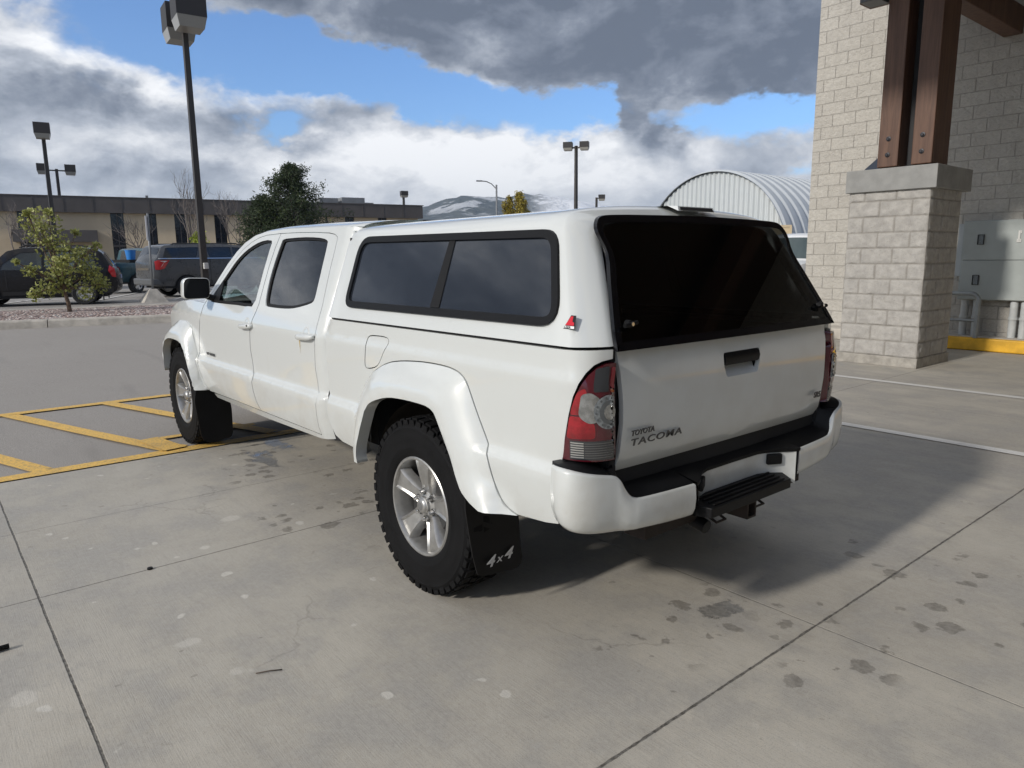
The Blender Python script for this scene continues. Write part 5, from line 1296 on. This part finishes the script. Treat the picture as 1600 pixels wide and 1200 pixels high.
def vehicle(name, label, loc, head, prof, wheels, W2, paint, windows, glasses, belt, lean=.32, wr=.37, zb=.32, extras=None, wmat=None, grp='vehicles parked beyond the gravel island', rims=M_CRIM, step=.14):
    """prof: upper silhouette (x,z) from rear bottom over the roof to front bottom"""
    ang = math.atan2(head[1], head[0]); t = thing(name, loc, ang, label, 'car' if 'pickup' not in name else 'pickup truck', grp)
    bottom = []
    for xc in sorted(wheels, reverse=True): bottom += arch(xc, wr+.07, zb)[::-1]
    outer = prof + bottom; outer = [Vector(q) for q in outer]
    def Yc(x, z):
        y = W2 - .05*max(0, (zb+.35-z))/.35
        if z > belt: y -= (z-belt)*lean
        L = prof[-1][0]; 
        if x > L-.9: y -= .16*((x-L+.9)/.9)**2
        if x < .5: y -= .08*((.5-x)/.5)**2
        return y
    vs, fs, loops = tri2d(outer, windows, step); rr = .07
    def yy(x, z):
        d = dist_poly((x, z), outer); k = min(1, d/rr); return Yc(x, z) - rr*(1-math.sqrt(max(0, 1-(1-k)**2)))*.8
    V = []; F = []
    for s_ in (1, -1):
        k = len(V); V += [(v[0], yy(v[0], v[1])*s_, v[1]) for v in vs]; F += [tuple(i+k for i in (q if s_ > 0 else q[::-1])) for q in fs]
    ob_ = loops[0]; n = len(ob_); k0 = len(V); NS = 6; cx = sum(q[0] for q in ob_)/n
    for q in ob_:
        yb = yy(q[0], q[1])
        for j in range(NS+1):
            tt = 1 - 2*j/NS; cr = 1-tt*tt; ex = .07*cr*(1 if q[0] > prof[-1][0]-.7 else (-1 if q[0] < .5 else 0)) if q[1] < belt+.1 else 0
            V.append((q[0] + ex, yb*tt, q[1] + (.025*cr if q[1] > belt-.15 else 0)))
    for i in range(n):
        for j in range(NS):
            a = k0 + i*(NS+1)+j; b = k0 + ((i+1) % n)*(NS+1)+j; F.append((a, a+1, b+1, b))
    mk('body', V, F, paint, t, True, 42)
    for w in windows:
        for s_ in (1, -1):
            v2, f2, l2 = tri2d(inset([Vector(q) for q in w], -.01), [], .3); mk('side_window', [(v[0], (Yc(v[0], v[1])-.014)*s_, v[1]) for v in v2], f2, wmat or G_CAR, t)
    for (pa, pb, fr, gm, nm) in glasses:
        V = []; F = []
        a = Vector(pa); b = Vector(pb); d = (b-a).normalized(); nn = Vector((-d.y, d.x)); nn = nn if nn.y > 0 else -nn
        for i in range(3):
            q = a + (b-a)*i/2; yb = yy(q.x, q.y)*fr
            for j in range(NS+1):
                tt = 1 - 2*j/NS; V.append((q.x + nn.x*.012, yb*tt, q.y + nn.y*.012 + .025*(1-tt*tt)))
        F = [(i*(NS+1)+j, i*(NS+1)+j+1, (i+1)*(NS+1)+j+1, (i+1)*(NS+1)+j) for i in range(2) for j in range(NS)]
        mk(nm, V, F, gm, t, True)
    MB().bb(.3, prof[-1][0]-.4, -W2+.12, W2-.12, zb-.08, belt-.05).build('underside', M_DARK, t)
    MB().bb(.9, prof[-1][0]-1.6, -W2+.22, W2-.22, belt-.06, belt+.12).build('cabin_seats', M_DARK, t)
    for xc in wheels:
        for s_ in (1, -1):
            m = MB(); m.lathe_y([(wr*.62, .11), (wr*.9, .12), (wr, .09), (wr, -.09), (wr*.9, -.11)], 28); w = m.build('wheel', M_CTYRE, t, True, 40); w.location = (xc, (W2-.13)*s_, wr); w.rotation_euler = (0, 0, 0 if s_ > 0 else math.pi)
            m = MB(); m.lathe_y([(wr*.62, .115), (wr*.58, .10), (wr*.55, .03), (0, .03)], 28); m.lathe_y([(0, .11), (.06, .11), (.07, .08)], 14)
            for k in range(6):
                a = R(60*k+12); ca, sa = math.cos(a), math.sin(a); hw = .045
                m.add([(q0_*ca - q1_*sa, yy_, q0_*sa + q1_*ca) for (q0_, q1_, yy_) in ((.04, -hw*.7, .10), (.04, hw*.7, .10), (wr*.58, hw, .105), (wr*.58, -hw, .105))], [(0, 1, 2, 3)])
            m.build('rim', rims, w, True, 40)
    def at_side(x, z, s_, o=.006): return (x, (Yc(x, z)+o)*s_, z)
    def patch(nm, poly, m_, o=.008, sides=(1, -1)):
        for s_ in sides:
            v2, f2, l2 = tri2d([Vector(q) for q in poly], [], .15); mk(nm, [(v[0], (yy(v[0], v[1])+o)*s_, v[1]) for v in v2], f2, m_, t, True)
    if extras: extras(t, at_side, patch, Yc)
    return t
# black crossover, seen from its left side
def ex_black(t, S, patch, Yc):
    patch('taillight', [(-.0, .98), (.02, 1.12), (.16, 1.22), (.20, 1.05), (.10, .86), (.0, .84)], M_CRED)
    patch('lower_trim', [(.1, .36), (.1, .56), (.44, .60), (.40, .36)], M_TRIMB, .010); patch('lower_trim', [(1.28, .34), (1.28, .46), (3.08, .46), (3.08, .34)], M_TRIMB, .010)
    patch('door_seam', [(1.93, .5), (1.93, 1.09), (1.945, 1.09), (1.945, .5)], M_TRIMB, .010); patch('door_seam', [(2.93, .5), (2.93, 1.09), (2.945, 1.09), (2.945, .5)], M_TRIMB, .010)
    for s_ in (1, -1):
        MB().tube([(.75, .60*s_, 1.77), (.85, .60*s_, 1.83), (2.4, .60*s_, 1.85), (2.55, .60*s_, 1.78)], .02, 8).build('roof_rail', M_TRIMB, t)
        MB().bb(.40, .42, (.78)*s_-.1, (.78)*s_+.1, .12, .34).build('mudflap', M_TRIMB, t)
    MB().bb(-.09, -.06, -.18, .18, .80, .92).build('licence_plate', M_PLATE, t)
prof = [(.18, .32), (.02, .42), (-.03, .62), (.0, .95), (.06, 1.08), (.34, 1.60), (.50, 1.72), (.9, 1.78), (1.8, 1.80), (2.5, 1.76), (2.85, 1.68), (3.45, 1.14), (3.9, 1.08), (4.35, .98), (4.5, .80), (4.5, .45), (4.35, .32)]
winb = [fillet([(.48, 1.14), (.66, 1.60), (1.02, 1.64), (1.02, 1.12)], .04), fillet([(1.10, 1.12), (1.10, 1.64), (1.90, 1.65), (1.90, 1.11)], .04), fillet([(1.98, 1.11), (1.98, 1.65), (2.55, 1.62), (3.0, 1.28), (3.08, 1.11)], .05)]
h = Vector((.28, .96)).normalized(); l = Vector((-h.y, h.x)); w = Vector((23.6, -1.75)); o = w - h*.92 - l*.80
vehicle('parked_suv', 'black crossover SUV parked behind the small leafy tree', (o.x, o.y, .15), h, prof, [.92, 3.55], .92, car_paint('black_car_paint', (.012, .012, .014)), winb, [((.07, 1.10), (.33, 1.58), .86, G_CAR, 'rear_window'), ((2.88, 1.66), (3.42, 1.16), .88, G_CARL, 'windscreen')], 1.08, wr=.36, wmat=G_CARL, extras=ex_black, rims=M_CRIM)
# grey full-size SUV, seen from its right rear
def ex_grey(t, S, patch, Yc):
    patch('taillight', [(.0, 1.02), (.0, 1.32), (.10, 1.36), (.50, 1.36), (.40, 1.22), (.30, 1.06), (.12, 1.02)], M_CRED)
    patch('taillight_inner', [(.16, 1.09), (.28, 1.26), (.42, 1.33), (.14, 1.33), (.30, 1.29), (.24, 1.18)], M_CWHT, .014)
    patch('chrome_beltline', [(.12, 1.405), (.12, 1.43), (4.0, 1.43), (4.0, 1.405)], M_CHROME, .012)
    for s_ in (1, -1): MB().tube([(.7, .66*s_, 1.90), (.8, .66*s_, 1.955), (3.2, .66*s_, 1.97), (3.4, .66*s_, 1.90)], .025, 8).build('roof_rail', M_TRIMB, t)
    MB().bb(-.10, -.065, -.55, .55, 1.00, 1.08).build('chrome_bar', M_CHROME, t); MB().bb(-.095, -.06, -.25, .15, .78, .95).build('licence_plate', M_PLATE, t)
    MB().bb(-.14, .25, -.92, .92, .46, .70).build('rear_bumper', mat('grey_bumper', (.10, .105, .11), .4), t, bevel=.05)
    patch('rear_door_seam', [(1.98, .5), (1.98, 1.4), (1.995, 1.4), (1.995, .5)], M_TRIMB, .010)
prof = [(.2, .42), (.0, .46), (-.04, .70), (-.02, 1.30), (.10, 1.45), (.30, 1.82), (.42, 1.89), (1.0, 1.93), (2.6, 1.95), (3.3, 1.90), (3.55, 1.83), (4.15, 1.35), (4.9, 1.27), (5.35, 1.15), (5.45, .95), (5.45, .5), (5.3, .42)]
wing = [fillet([(.28, 1.45), (.42, 1.80), (1.62, 1.83), (1.48, 1.45)], .04), fillet([(1.98, 1.45), (1.90, 1.83), (2.85, 1.84), (2.85, 1.45)], .04), fillet([(2.93, 1.45), (2.93, 1.84), (3.35, 1.80), (3.85, 1.45)], .04)]
h = Vector((.125, -.99)).normalized(); l = Vector((-h.y, h.x)); w = Vector((25.9, -5.5)); o = w - h*1.12 + l*.88
vehicle('parked_suv', 'large dark grey SUV with a chrome waistline parked behind the tall lamp pole', (o.x, o.y, .15), h, prof, [1.12, 4.3], 1.0, car_paint('grey_car_paint', (.10, .105, .112), .28, .4), wing, [((.11, 1.46), (.29, 1.80), .88, G_CAR, 'rear_window'), ((3.57, 1.80), (4.12, 1.38), .88, G_CARL, 'windscreen')], 1.40, lean=.25, wr=.40, zb=.42, extras=ex_grey)
# dark teal pickup
def ex_pk(t, S, patch, Yc):
    for s_ in (1, -1):
        MB().bb(-.055, .10, .74*s_-.085, .74*s_+.085, .92, 1.22).build('taillight', M_CRED, t); MB().bb(-.06, .105, .74*s_-.087, .74*s_+.087, 1.02, 1.10).build('turn_signal', M_AMB, t)
    MB().bb(-.10, .02, -.88, .88, .50, .68).build('rear_bumper', M_CHROME, t, bevel=.03); MB().bb(-.13, -.10, -.25, .1, .55, .66).build('licence_plate', M_PLATE, t)
    MB().bb(.10, 1.85, -.72, .72, 1.262, 1.275).build('bed_cover', M_TRIMB, t)
prof = [(.15, .50), (.0, .55), (-.02, .8), (0, 1.24), (.05, 1.26), (1.95, 1.27), (2.0, 1.30), (2.08, 1.80), (2.25, 1.87), (3.2, 1.88), (3.5, 1.80), (4.0, 1.28), (4.9, 1.20), (5.25, 1.10), (5.35, .85), (5.35, .55), (5.2, .5)]
winp = [fillet([(2.16, 1.32), (2.22, 1.76), (2.85, 1.78), (2.85, 1.32)], .04), fillet([(2.95, 1.32), (2.95, 1.78), (3.35, 1.76), (3.82, 1.32)], .04)]
h = Vector((.6, -.8)).normalized(); l = Vector((-h.y, h.x)); w = Vector((30.6, -4.15)); o = w + l*.90
vehicle('parked_pickup', 'dark teal pickup truck parked between the black and grey SUVs', (o.x, o.y, .15), h, prof, [1.05, 4.35], .96, car_paint('teal_car_paint', (.022, .065, .085), .25, .3), winp, [((2.01, 1.34), (2.07, 1.76), .8, G_CAR, 'rear_window'), ((3.52, 1.78), (3.98, 1.30), .88, G_CARL, 'windscreen')], 1.28, lean=.28, wr=.38, zb=.48, extras=ex_pk)
bb_ = thing('blue_bin', (o.x + h.x*1.45 - l.x*.35, o.y + h.y*1.45 - l.y*.35, .15+1.276), 0, 'bright blue plastic bin standing in the bed of the teal pickup', 'bin')
MB().tube([(0, 0, 0), (0, 0, .40), (0, 0, .50)], [.15, .20, .21], 16).build('bin_body', mat('blue_plastic', (.03, .22, .62), .4), bb_, True, 40); MB().tube([(0, 0, .501), (0, 0, .53)], .225, 16).build('bin_lid', mat('blue_plastic', (.03, .22, .62), .4), bb_, True, 40)
# white wagon behind, white SUV at the right
M_WCAR = car_paint('parked_white_paint', (.72, .73, .74))
prof = [(.15, .32), (.0, .42), (-.03, .75), (.02, 1.15), (.28, 1.72), (.45, 1.84), (1.2, 1.90), (2.6, 1.90), (3.0, 1.82), (3.6, 1.22), (4.3, 1.12), (4.65, .95), (4.68, .45), (4.5, .32)]
winw = [fillet([(.38, 1.22), (.55, 1.70), (1.2, 1.75), (1.2, 1.20)], .05), fillet([(1.28, 1.2), (1.28, 1.75), (2.05, 1.76), (2.05, 1.19)], .05), fillet([(2.13, 1.19), (2.13, 1.76), (2.65, 1.72), (3.1, 1.35), (3.2, 1.19)], .05)]
def ex_w(t, S, patch, Yc): patch('taillight', [(.03, .98), (.06, 1.25), (.16, 1.30), (.18, .98)], M_CRED)
vehicle('parked_car', 'white wagon whose roof shows behind the black SUV and teal pickup', (37.3, -3.2, .15), Vector((.9, -.44)).normalized(), prof, [.85, 3.8], .92, M_WCAR, winw, [((.04, 1.2), (.27, 1.70), .86, G_CARL, 'rear_window'), ((3.03, 1.78), (3.57, 1.25), .88, G_CARL, 'windscreen')], 1.16, extras=ex_w)
vehicle('parked_car', 'white SUV parked past the block wall corner, right of the topper', (8.05, -19.0, .07), Vector((-.10, 1)).normalized(), [(a, b*1.03) for a, b in prof], [.85, 3.8], .92, M_WCAR, [[(a, b*1.03) for a, b in w_] for w_ in winw], [((.04, 1.24), (.27, 1.75), .86, G_CARL, 'rear_window'), ((3.03, 1.83), (3.57, 1.29), .88, G_CARL, 'windscreen')], 1.19, extras=ex_w)

# ================================================================== LAMP POLES, SIGN
M_POLE = mat('bronze_pole_paint', (.045, .040, .036), .5); M_LHEAD = mat('lamp_head_bronze', (.030, .027, .026), .5, bump=.2, bscale=30); M_LLENS = mat('lamp_lens_grey', (.30, .29, .26), .3)
def lamp(loc, H, pw, arms, hs, hh, label, box=False):
    t = thing('lamp_pole', loc, 0, label, 'lamp post', 'parking lot lamp posts')
    m = MB(); m.add([(-pw, -pw, 0), (pw, -pw, 0), (pw, pw, 0), (-pw, pw, 0), (-pw*.75, -pw*.75, H), (pw*.75, -pw*.75, H), (pw*.75, pw*.75, H), (-pw*.75, pw*.75, H)], [(0, 1, 5, 4), (1, 2, 6, 5), (2, 3, 7, 6), (3, 0, 4, 7), (4, 5, 6, 7)])
    m.build('pole', M_POLE, t); MB().tube([(0, 0, -.1), (0, 0, .05)], pw*2.2, 16).build('pole_base', M_KERB, t)
    for (dx_, dy_) in arms:
        a = math.atan2(dy_, dx_); L = math.hypot(dx_, dy_); rm = Matrix.Rotation(a, 3, 'Z')
        MB().box(rm @ Vector((L*.4, 0, H-.12)), (L*.8, .08, .10), rm).build('arm', M_POLE, t)
        s_ = hs/2; b = s_*.82; z0 = H - hh*.55; z1 = z0 + hh*.30; z2 = z0 + hh; cx, cy = dx_, dy_
        def rg_(sz, z): return [Vector((cx, cy, 0)) + rm @ Vector((x*sz, y*sz, z)) for x, y in ((-1, -1), (1, -1), (1, 1), (-1, 1))]
        V = rg_(s_, z1) + rg_(s_, z2); hd = mk('lamp_head', V, [(0, 1, 5, 4), (1, 2, 6, 5), (2, 3, 7, 6), (3, 0, 4, 7), (4, 5, 6, 7), (3, 2, 1, 0)], M_LHEAD, t)
        V = rg_(b, z0) + rg_(s_*.985, z1-.002); mk('lamp_lens', V, [(0, 1, 5, 4), (1, 2, 6, 5), (2, 3, 7, 6), (3, 0, 4, 7), (3, 2, 1, 0)], M_LLENS, hd)
    if box: MB().bb(-pw*.9-.10, -pw*.9, -.07, .05, .95, 1.12).build('junction_box', mat('pale_junction_box', (.55, .55, .52), .5), t, bevel=.01)
    return t
lamp((18.85, -4.0, .30), 7.62, .085, [(-.66, .06), (.66, -.06)], .74, .92, 'tallest nearest lamp pole with two box heads rising behind the truck cab', True)
lamp((48.1, -4.54, .15), 8.75, .12, [(-.55, .1)], .80, .85, 'single-headed lamp pole at the far left above the small leafy tree')
lamp((67.5, -7.9, .15), 8.75, .13, [(.15, .95), (-.15, -.95)], .78, .80, 'far left lamp pole with two spread heads, just right of the single-headed one')
lamp((34.3, -34.1, .15), 8.85, .11, [(.45, .35), (-.45, -.35)], .62, .55, 'twin-headed lamp pole rising above the middle of the truck topper')
lamp((71.1, -42.7, .15), 8.6, .13, [(-.3, .1)], .80, .70, 'small distant lamp pole at the right end of the office building')
lamp((64.0, -67.3, .15), 8.8, .14, [(-.5, -.45)], .85, .75, 'small distant lamp pole right of the twin-headed one over the topper')
sl_ = thing('street_lamp', (66.3, -52.6, .15), 0, 'distant curved-arm street lamp standing behind the yellow tree', 'street lamp')
MB().tube([(0, 0, 0), (0, 0, 9.8)], .11, 8).build('pole', mat('galvanised_lamp_metal', (.22, .23, .24), .5, .4), sl_); MB().tube([(0, 0, 9.3), (.25, .55, 9.9), (.5, 1.1, 10.15), (.72, 1.6, 10.2)], .06, 8).build('arm', MATS['galvanised_lamp_metal'], sl_)
MB().box((.85, 1.9, 10.2), (.28, .7, .14), Matrix.Rotation(R(-24), 3, 'Z')).build('lamp_head', MATS['galvanised_lamp_metal'], sl_)
sg = thing('sign_post', (23.3, -3.66, .15), 0, 'metal sign post seen edge-on in a tapered concrete block beside the grey SUV', 'sign')
V = []
for s_, z_ in ((.38, 0), (.34, .06), (.11, .43)): V += [(-s_, -s_, z_), (s_, -s_, z_), (s_, s_, z_), (-s_, s_, z_)]
mk('concrete_foot', V, [(i*4+k, i*4+(k+1) % 4, (i+1)*4+(k+1) % 4, (i+1)*4+k) for i in range(2) for k in range(4)] + [(8, 9, 10, 11)], M_KERB, sg)
MB().tube([(0, 0, .3), (0, -.06, 2.85)], .035, 8).build('pole', mat('galvanised_lamp_metal', (.22, .23, .24), .5, .4), sg, True)
MB().box((-.03, -.01, 2.38), (.34, .012, .78), Matrix.Rotation(R(-28), 3, 'Z')).build('sign_panel', mat('sign_white', (.7, .7, .7), .5), sg)
# debris on the slab
tb = MB(); tb.tube([(0, 0, .012), (0, .06, .012), (.01, .12, .012)], .011, 8); o = tb.build('rubber_scrap', M_RUB, None, True); o.location = (.62, 2.40, .006); tag(o, 'short black rubber scrap lying at the left edge of the concrete', 'scrap')
tb = MB(); tb.tube([(0, 0, .004), (-.020, -.045, .006), (-.039, -.083, .004)], .0022, 6); o = tb.build('twig', mat('twig_bark', (.08, .06, .045), .9), None, True); o.location = (-.187, 1.732, .006); tag(o, 'thin dry twig lying on the open concrete in front', 'twig')
tb = MB(); tb.tube([(0, 0, 0), (0, 0, .008)], .013, 10); o = tb.build('bolt_head', M_RUB, None, True, 40); o.location = (1.055, 1.79, .006); tag(o, 'small black bolt head in the slab joint at left', 'bolt')
# ================================================================== TREES
def leaf_mat(name, c1, c2, c3):
    m = bpy.data.materials.new(name); m.use_nodes = True; t = NT(m.node_tree); N = m.node_tree.nodes; b = N['Principled BSDF']
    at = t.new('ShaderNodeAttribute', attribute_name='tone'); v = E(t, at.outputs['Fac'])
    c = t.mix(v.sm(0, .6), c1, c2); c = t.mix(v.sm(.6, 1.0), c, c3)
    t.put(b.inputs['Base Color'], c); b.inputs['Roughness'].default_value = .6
    tr = t.new('ShaderNodeBsdfTranslucent'); t.put(tr.inputs[0], c); mx = t.new('ShaderNodeMixShader'); mx.inputs[0].default_value = .3
    t.link(b.outputs[0], mx.inputs[1]); t.link(tr.outputs[0], mx.inputs[2]); t.link(mx.outputs[0], N['Material Output'].inputs[0]); return m
def leaves(name, pts, size, m, parent, asp=.6, up=.3, fold=True):
    V = []; F = []; T = []
    for (p_, tone, sc_) in pts:
        d = Vector((rnd.gauss(0, 1), rnd.gauss(0, 1), rnd.gauss(up, .8))).normalized(); a = d.cross(Vector((rnd.gauss(0, 1), rnd.gauss(0, 1), rnd.gauss(0, 1)))).normalized()
        s_ = size*sc_*rnd.uniform(.7, 1.3); k = len(V); n = d.cross(a)
        V += [p_ - d*s_*.5, p_ + a*s_*asp*.5 + n*s_*.1, p_ + d*s_*.5, p_ - a*s_*asp*.5 + n*s_*.1]; F.append((k, k+1, k+2)); F.append((k, k+2, k+3)); T += [tone]*4
    o = mk(name, V, F, m, parent); at = o.data.attributes.new('tone', 'FLOAT', 'POINT'); at.data.foreach_set('value', T); return o
def rv(s_=1.0): return Vector((rnd.gauss(0, s_), rnd.gauss(0, s_), rnd.gauss(0, s_)))
M_BARK = mat('bark', (.16, .11, .075), .9, var=.3, vscale=8); M_BARKG = mat('grey_bark', (.15, .13, .12), .9, var=.2, vscale=8)
def grow(mb, p, d, L, r0, depth, ends, spread=.55, up=.12, n=6, kids=(2, 3), wob=.12):
    pts = [p]; q = p.copy(); dd = d.copy()
    for i in range(4): dd = (dd + rv(wob) + Vector((0, 0, up*.3))).normalized(); q = q + dd*L/4; pts.append(q.copy())
    mb.tube(pts, [r0*(1-.11*i) for i in range(5)], n, False)
    if depth == 0: ends.append((q, dd)); return
    for k in range(rnd.randint(*kids)):
        nd = (dd + rv(spread) + Vector((0, 0, up))).normalized(); s0 = pts[rnd.choice((2, 3, 4, 4))]
        grow(mb, s0, nd, L*rnd.uniform(.62, .85), r0*.6, depth-1, ends, spread, up, max(3, n-1), kids, wob)
    ends.append((pts[3], dd))
# small leafy tree on the gravel
t = thing('young_tree', (17.45, -.395, .28), 0, 'small young tree with sparse olive-green leaves on the pink gravel island', 'tree')
mb = MB(); br = []
mb.tube([(0, 0, -.05), (0, .02, .25), (0, .06, .45), (.02, .08, .62)], [.055, .045, .040, .036], 8, False)
tips = [(.0, .40, 2.30, .48, 300), (.1, .22, 1.95, .42, 190), (-.1, -.02, 1.55, .46, 220), (.1, -.42, 1.62, .30, 150), (-.1, -.68, 1.85, .13, 40), (0, -.52, 1.22, .30, 210), (.1, -.75, .92, .22, 130), (-.1, -.35, .78, .25, 100), (.0, .42, .90, .28, 120), (.1, .66, .72, .17, 90), (0, .70, 1.30, .18, 80), (-.1, .96, 1.50, .09, 25), (.3, .15, 1.3, .35, 130), (-.3, .1, 1.35, .35, 130), (0, .62, 2.58, .12, 40), (0, .22, 2.62, .12, 45), (0, -.30, 2.18, .12, 35), (0, .1, 1.0, .3, 180)]
LP = []
for (x, y, z, rr, n) in tips:
    c = Vector((x, y, z-.28)); s0 = Vector((.02, .08, .58)); mid = s0 + (c-s0)*.5 + Vector((0, 0, .06)) + rv(.03); mb.tube([s0, mid, c], [.024, .014, .007], 6, False)
    for k in range(max(3, n//28)):
        d = rv().normalized(); d.z = abs(d.z)*.5 + d.z*.5; e_ = c + d*rr*.9; mb.tube([mid + (c-mid)*rnd.random(), (c+e_)/2 + rv(.02), e_], [.007, .005, .003], 4, False)
        for j in range(6): LP.append((e_ + (c-e_)*rnd.random()*.8 + rv(.02), rnd.random(), 1.0))
    for k in range(n):
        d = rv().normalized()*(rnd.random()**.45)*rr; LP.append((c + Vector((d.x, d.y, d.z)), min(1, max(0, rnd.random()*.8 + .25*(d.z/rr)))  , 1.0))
mb.build('trunk', M_BARK, t, True)
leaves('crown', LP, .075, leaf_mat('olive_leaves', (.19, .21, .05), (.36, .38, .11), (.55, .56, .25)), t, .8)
# evergreens
def evergreen(loc, H, Rr, zlow, label, seed, name='pine_tree', ns=9000, lop=0):
    global rnd
    rnd = random.Random(seed); t = thing(name, loc, 0, label, 'tree', 'evergreens in front of the office building'); mb = MB(); mb.tube([(0, 0, 0), (0, 0, H*.5), (0, 0, H*.95)], [.20, .13, .03], 8, False); P_ = []
    nb = int(ns/85)
    for k in range(nb):
        f_ = (k+rnd.random())/nb; z = zlow + (H*.96-zlow)*f_; prof_ = (1-f_)**.72*(.66+.34*rnd.random()); 
        if f_ < .12: prof_ *= .75 + f_*2
        a = k*2.39996 + rnd.gauss(0, .2); L = Rr*prof_*rnd.uniform(.78, 1.12)*(1 + .75*noise.noise(Vector((math.cos(a)*1.6, math.sin(a)*1.6, z*1.1+seed))))
        d = Vector((math.cos(a), math.sin(a), .18 + .55*f_)); e_ = Vector((0, 0, z)) + d*L; mb.tube([(0, 0, z), Vector((0, 0, z)) + d*L*.5 + Vector((0, 0, -.05)), e_], [.03, .02, .008], 4, False)
        tone0 = rnd.random()*.5
        for j in range(85):
            u_ = rnd.random()**.55; c = Vector((0, 0, z)) + d*L*(.22+.78*u_) + Vector((rnd.gauss(0, .16), rnd.gauss(0, .16), rnd.gauss(.05, .13)))*(1 + .5*(1-f_))
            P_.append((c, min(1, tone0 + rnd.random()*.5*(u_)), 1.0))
    mb.build('trunk', M_BARKG, t, True)
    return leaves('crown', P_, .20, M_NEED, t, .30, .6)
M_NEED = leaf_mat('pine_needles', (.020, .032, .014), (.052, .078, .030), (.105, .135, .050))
evergreen((42.4, -16.9, .15), 7.3, 3.4, 1.2, 'dark bushy evergreen, the tallest one, behind the front of the truck cab', 3, ns=17000)
evergreen((43.4, -15.4, .15), 5.3, 2.3, 1.5, 'lower dark evergreen spreading left of the tallest evergreen', 5, ns=9000)
# bare deciduous trees
def bare(loc, H, label, seed, n0=4, sp=.42):
    global rnd
    rnd = random.Random(seed); t = thing('bare_tree', loc, 0, label, 'tree', 'leafless trees before the office building'); mb = MB(); ends = []
    mb.tube([(0, 0, -.1), (0, 0, H*.22)], [.13, .11], 7, False)
    for k in range(n0): grow(mb, Vector((0, 0, H*.20)), Vector((rnd.gauss(0, .35), rnd.gauss(0, .35), 1)).normalized(), H*.27, .065, 4, ends, sp, .22, 5, (2, 3), .10)
    return mb.build('trunk', M_BARKG, t, False)
bare((50.8, -12.9, .15), 7.4, 'tall leafless tree directly left of the nearest lamp pole', 11)
bare((52.3, -16.6, .15), 6.6, 'thin leafless tree just right of the nearest lamp pole', 12, 3)
bare((55.0, -3.4, .15), 5.4, 'leafless tree at the left edge in front of the tan building', 13, 4)
bare((51.5, -9.6, .15), 4.6, 'small leafless tree behind the edge-on sign post', 15, 3)
def leafy(loc, H, rr, zc, label, seed, m, size, n, name, vert=1.0, cat='tree'):
    global rnd
    rnd = random.Random(seed); t = thing(name, loc, 0, label, cat); mb = MB(); ends = []; P_ = []
    mb.tube([(0, 0, -.1), (0, 0, zc*.5)], [.07, .06], 6, False)
    for k in range(16):
        a = rnd.random()*6.28; q = rr*math.sqrt(rnd.random()); top = Vector((math.cos(a)*q, math.sin(a)*q, H*(1-.28*(q/rr)**2)*rnd.uniform(.86, 1.0))); b0_ = Vector((0, 0, zc*.5)); mid = Vector((top.x*.7, top.y*.7, (top.z+b0_.z)*.55))
        mb.tube([b0_, mid, top], [.03, .018, .006], 5, False)
        for j in range(n//16):
            u_ = rnd.random()**.7; c = mid + (top-mid)*u_ if rnd.random() < .75 else b0_ + (mid-b0_)*rnd.uniform(.4, 1); P_.append((c + rv(.14*vert)*(1.15-u_*.7), rnd.random(), 1.0))
    mb.build('trunk', M_BARK, t, True); leaves('crown', P_, size, m, t, .8)
leafy((44.8, -37.4, .15), 7.1, 2.0, 3.4, 'yellow-leaved tree in front of the snowy hills', 31, leaf_mat('yellow_leaves', (.17, .13, .015), (.33, .26, .035), (.50, .42, .08)), .15, 7500, 'yellow_tree', 1.6)
leafy((45.6, -12.0, .15), 3.3, .62, 1.2, 'bright yellow-green shrub beside the nearest lamp pole', 22, leaf_mat('lime_leaves', (.16, .20, .02), (.30, .36, .04), (.42, .46, .08)), .13, 1500, 'green_shrub', 1.5, 'shrub')
leafy((37.4, -16.9, .15), 3.75, .5, 1.4, 'slender yellow-green sapling top just over the truck cab roof', 23, MATS.get('x') or leaf_mat('sapling_leaves', (.16, .17, .03), (.26, .27, .05), (.36, .36, .09)), .12, 500, 'sapling', 1.0)
# ================================================================== AIR
hz = MB(); hz.bb(-3050, 6050, -6050, 3050, -4.0, 305.0); ho = hz.build('haze', mat('haze_air', (1, 1, 1)))
hm = bpy.data.materials.new('haze_volume'); hm.use_nodes = True; hn = hm.node_tree.nodes; hn.clear(); ht_ = NT(hm.node_tree)
pv = ht_.new('ShaderNodeVolumePrincipled'); pv.inputs['Color'].default_value = (.68, .82, 1.0, 1); pv.inputs['Density'].default_value = .00014; pv.inputs['Anisotropy'].default_value = .2
om = ht_.new('ShaderNodeOutputMaterial'); ht_.link(pv.outputs[0], om.inputs['Volume']); ho.data.materials.clear(); ho.data.materials.append(hm)
tag(ho, kind='stuff')
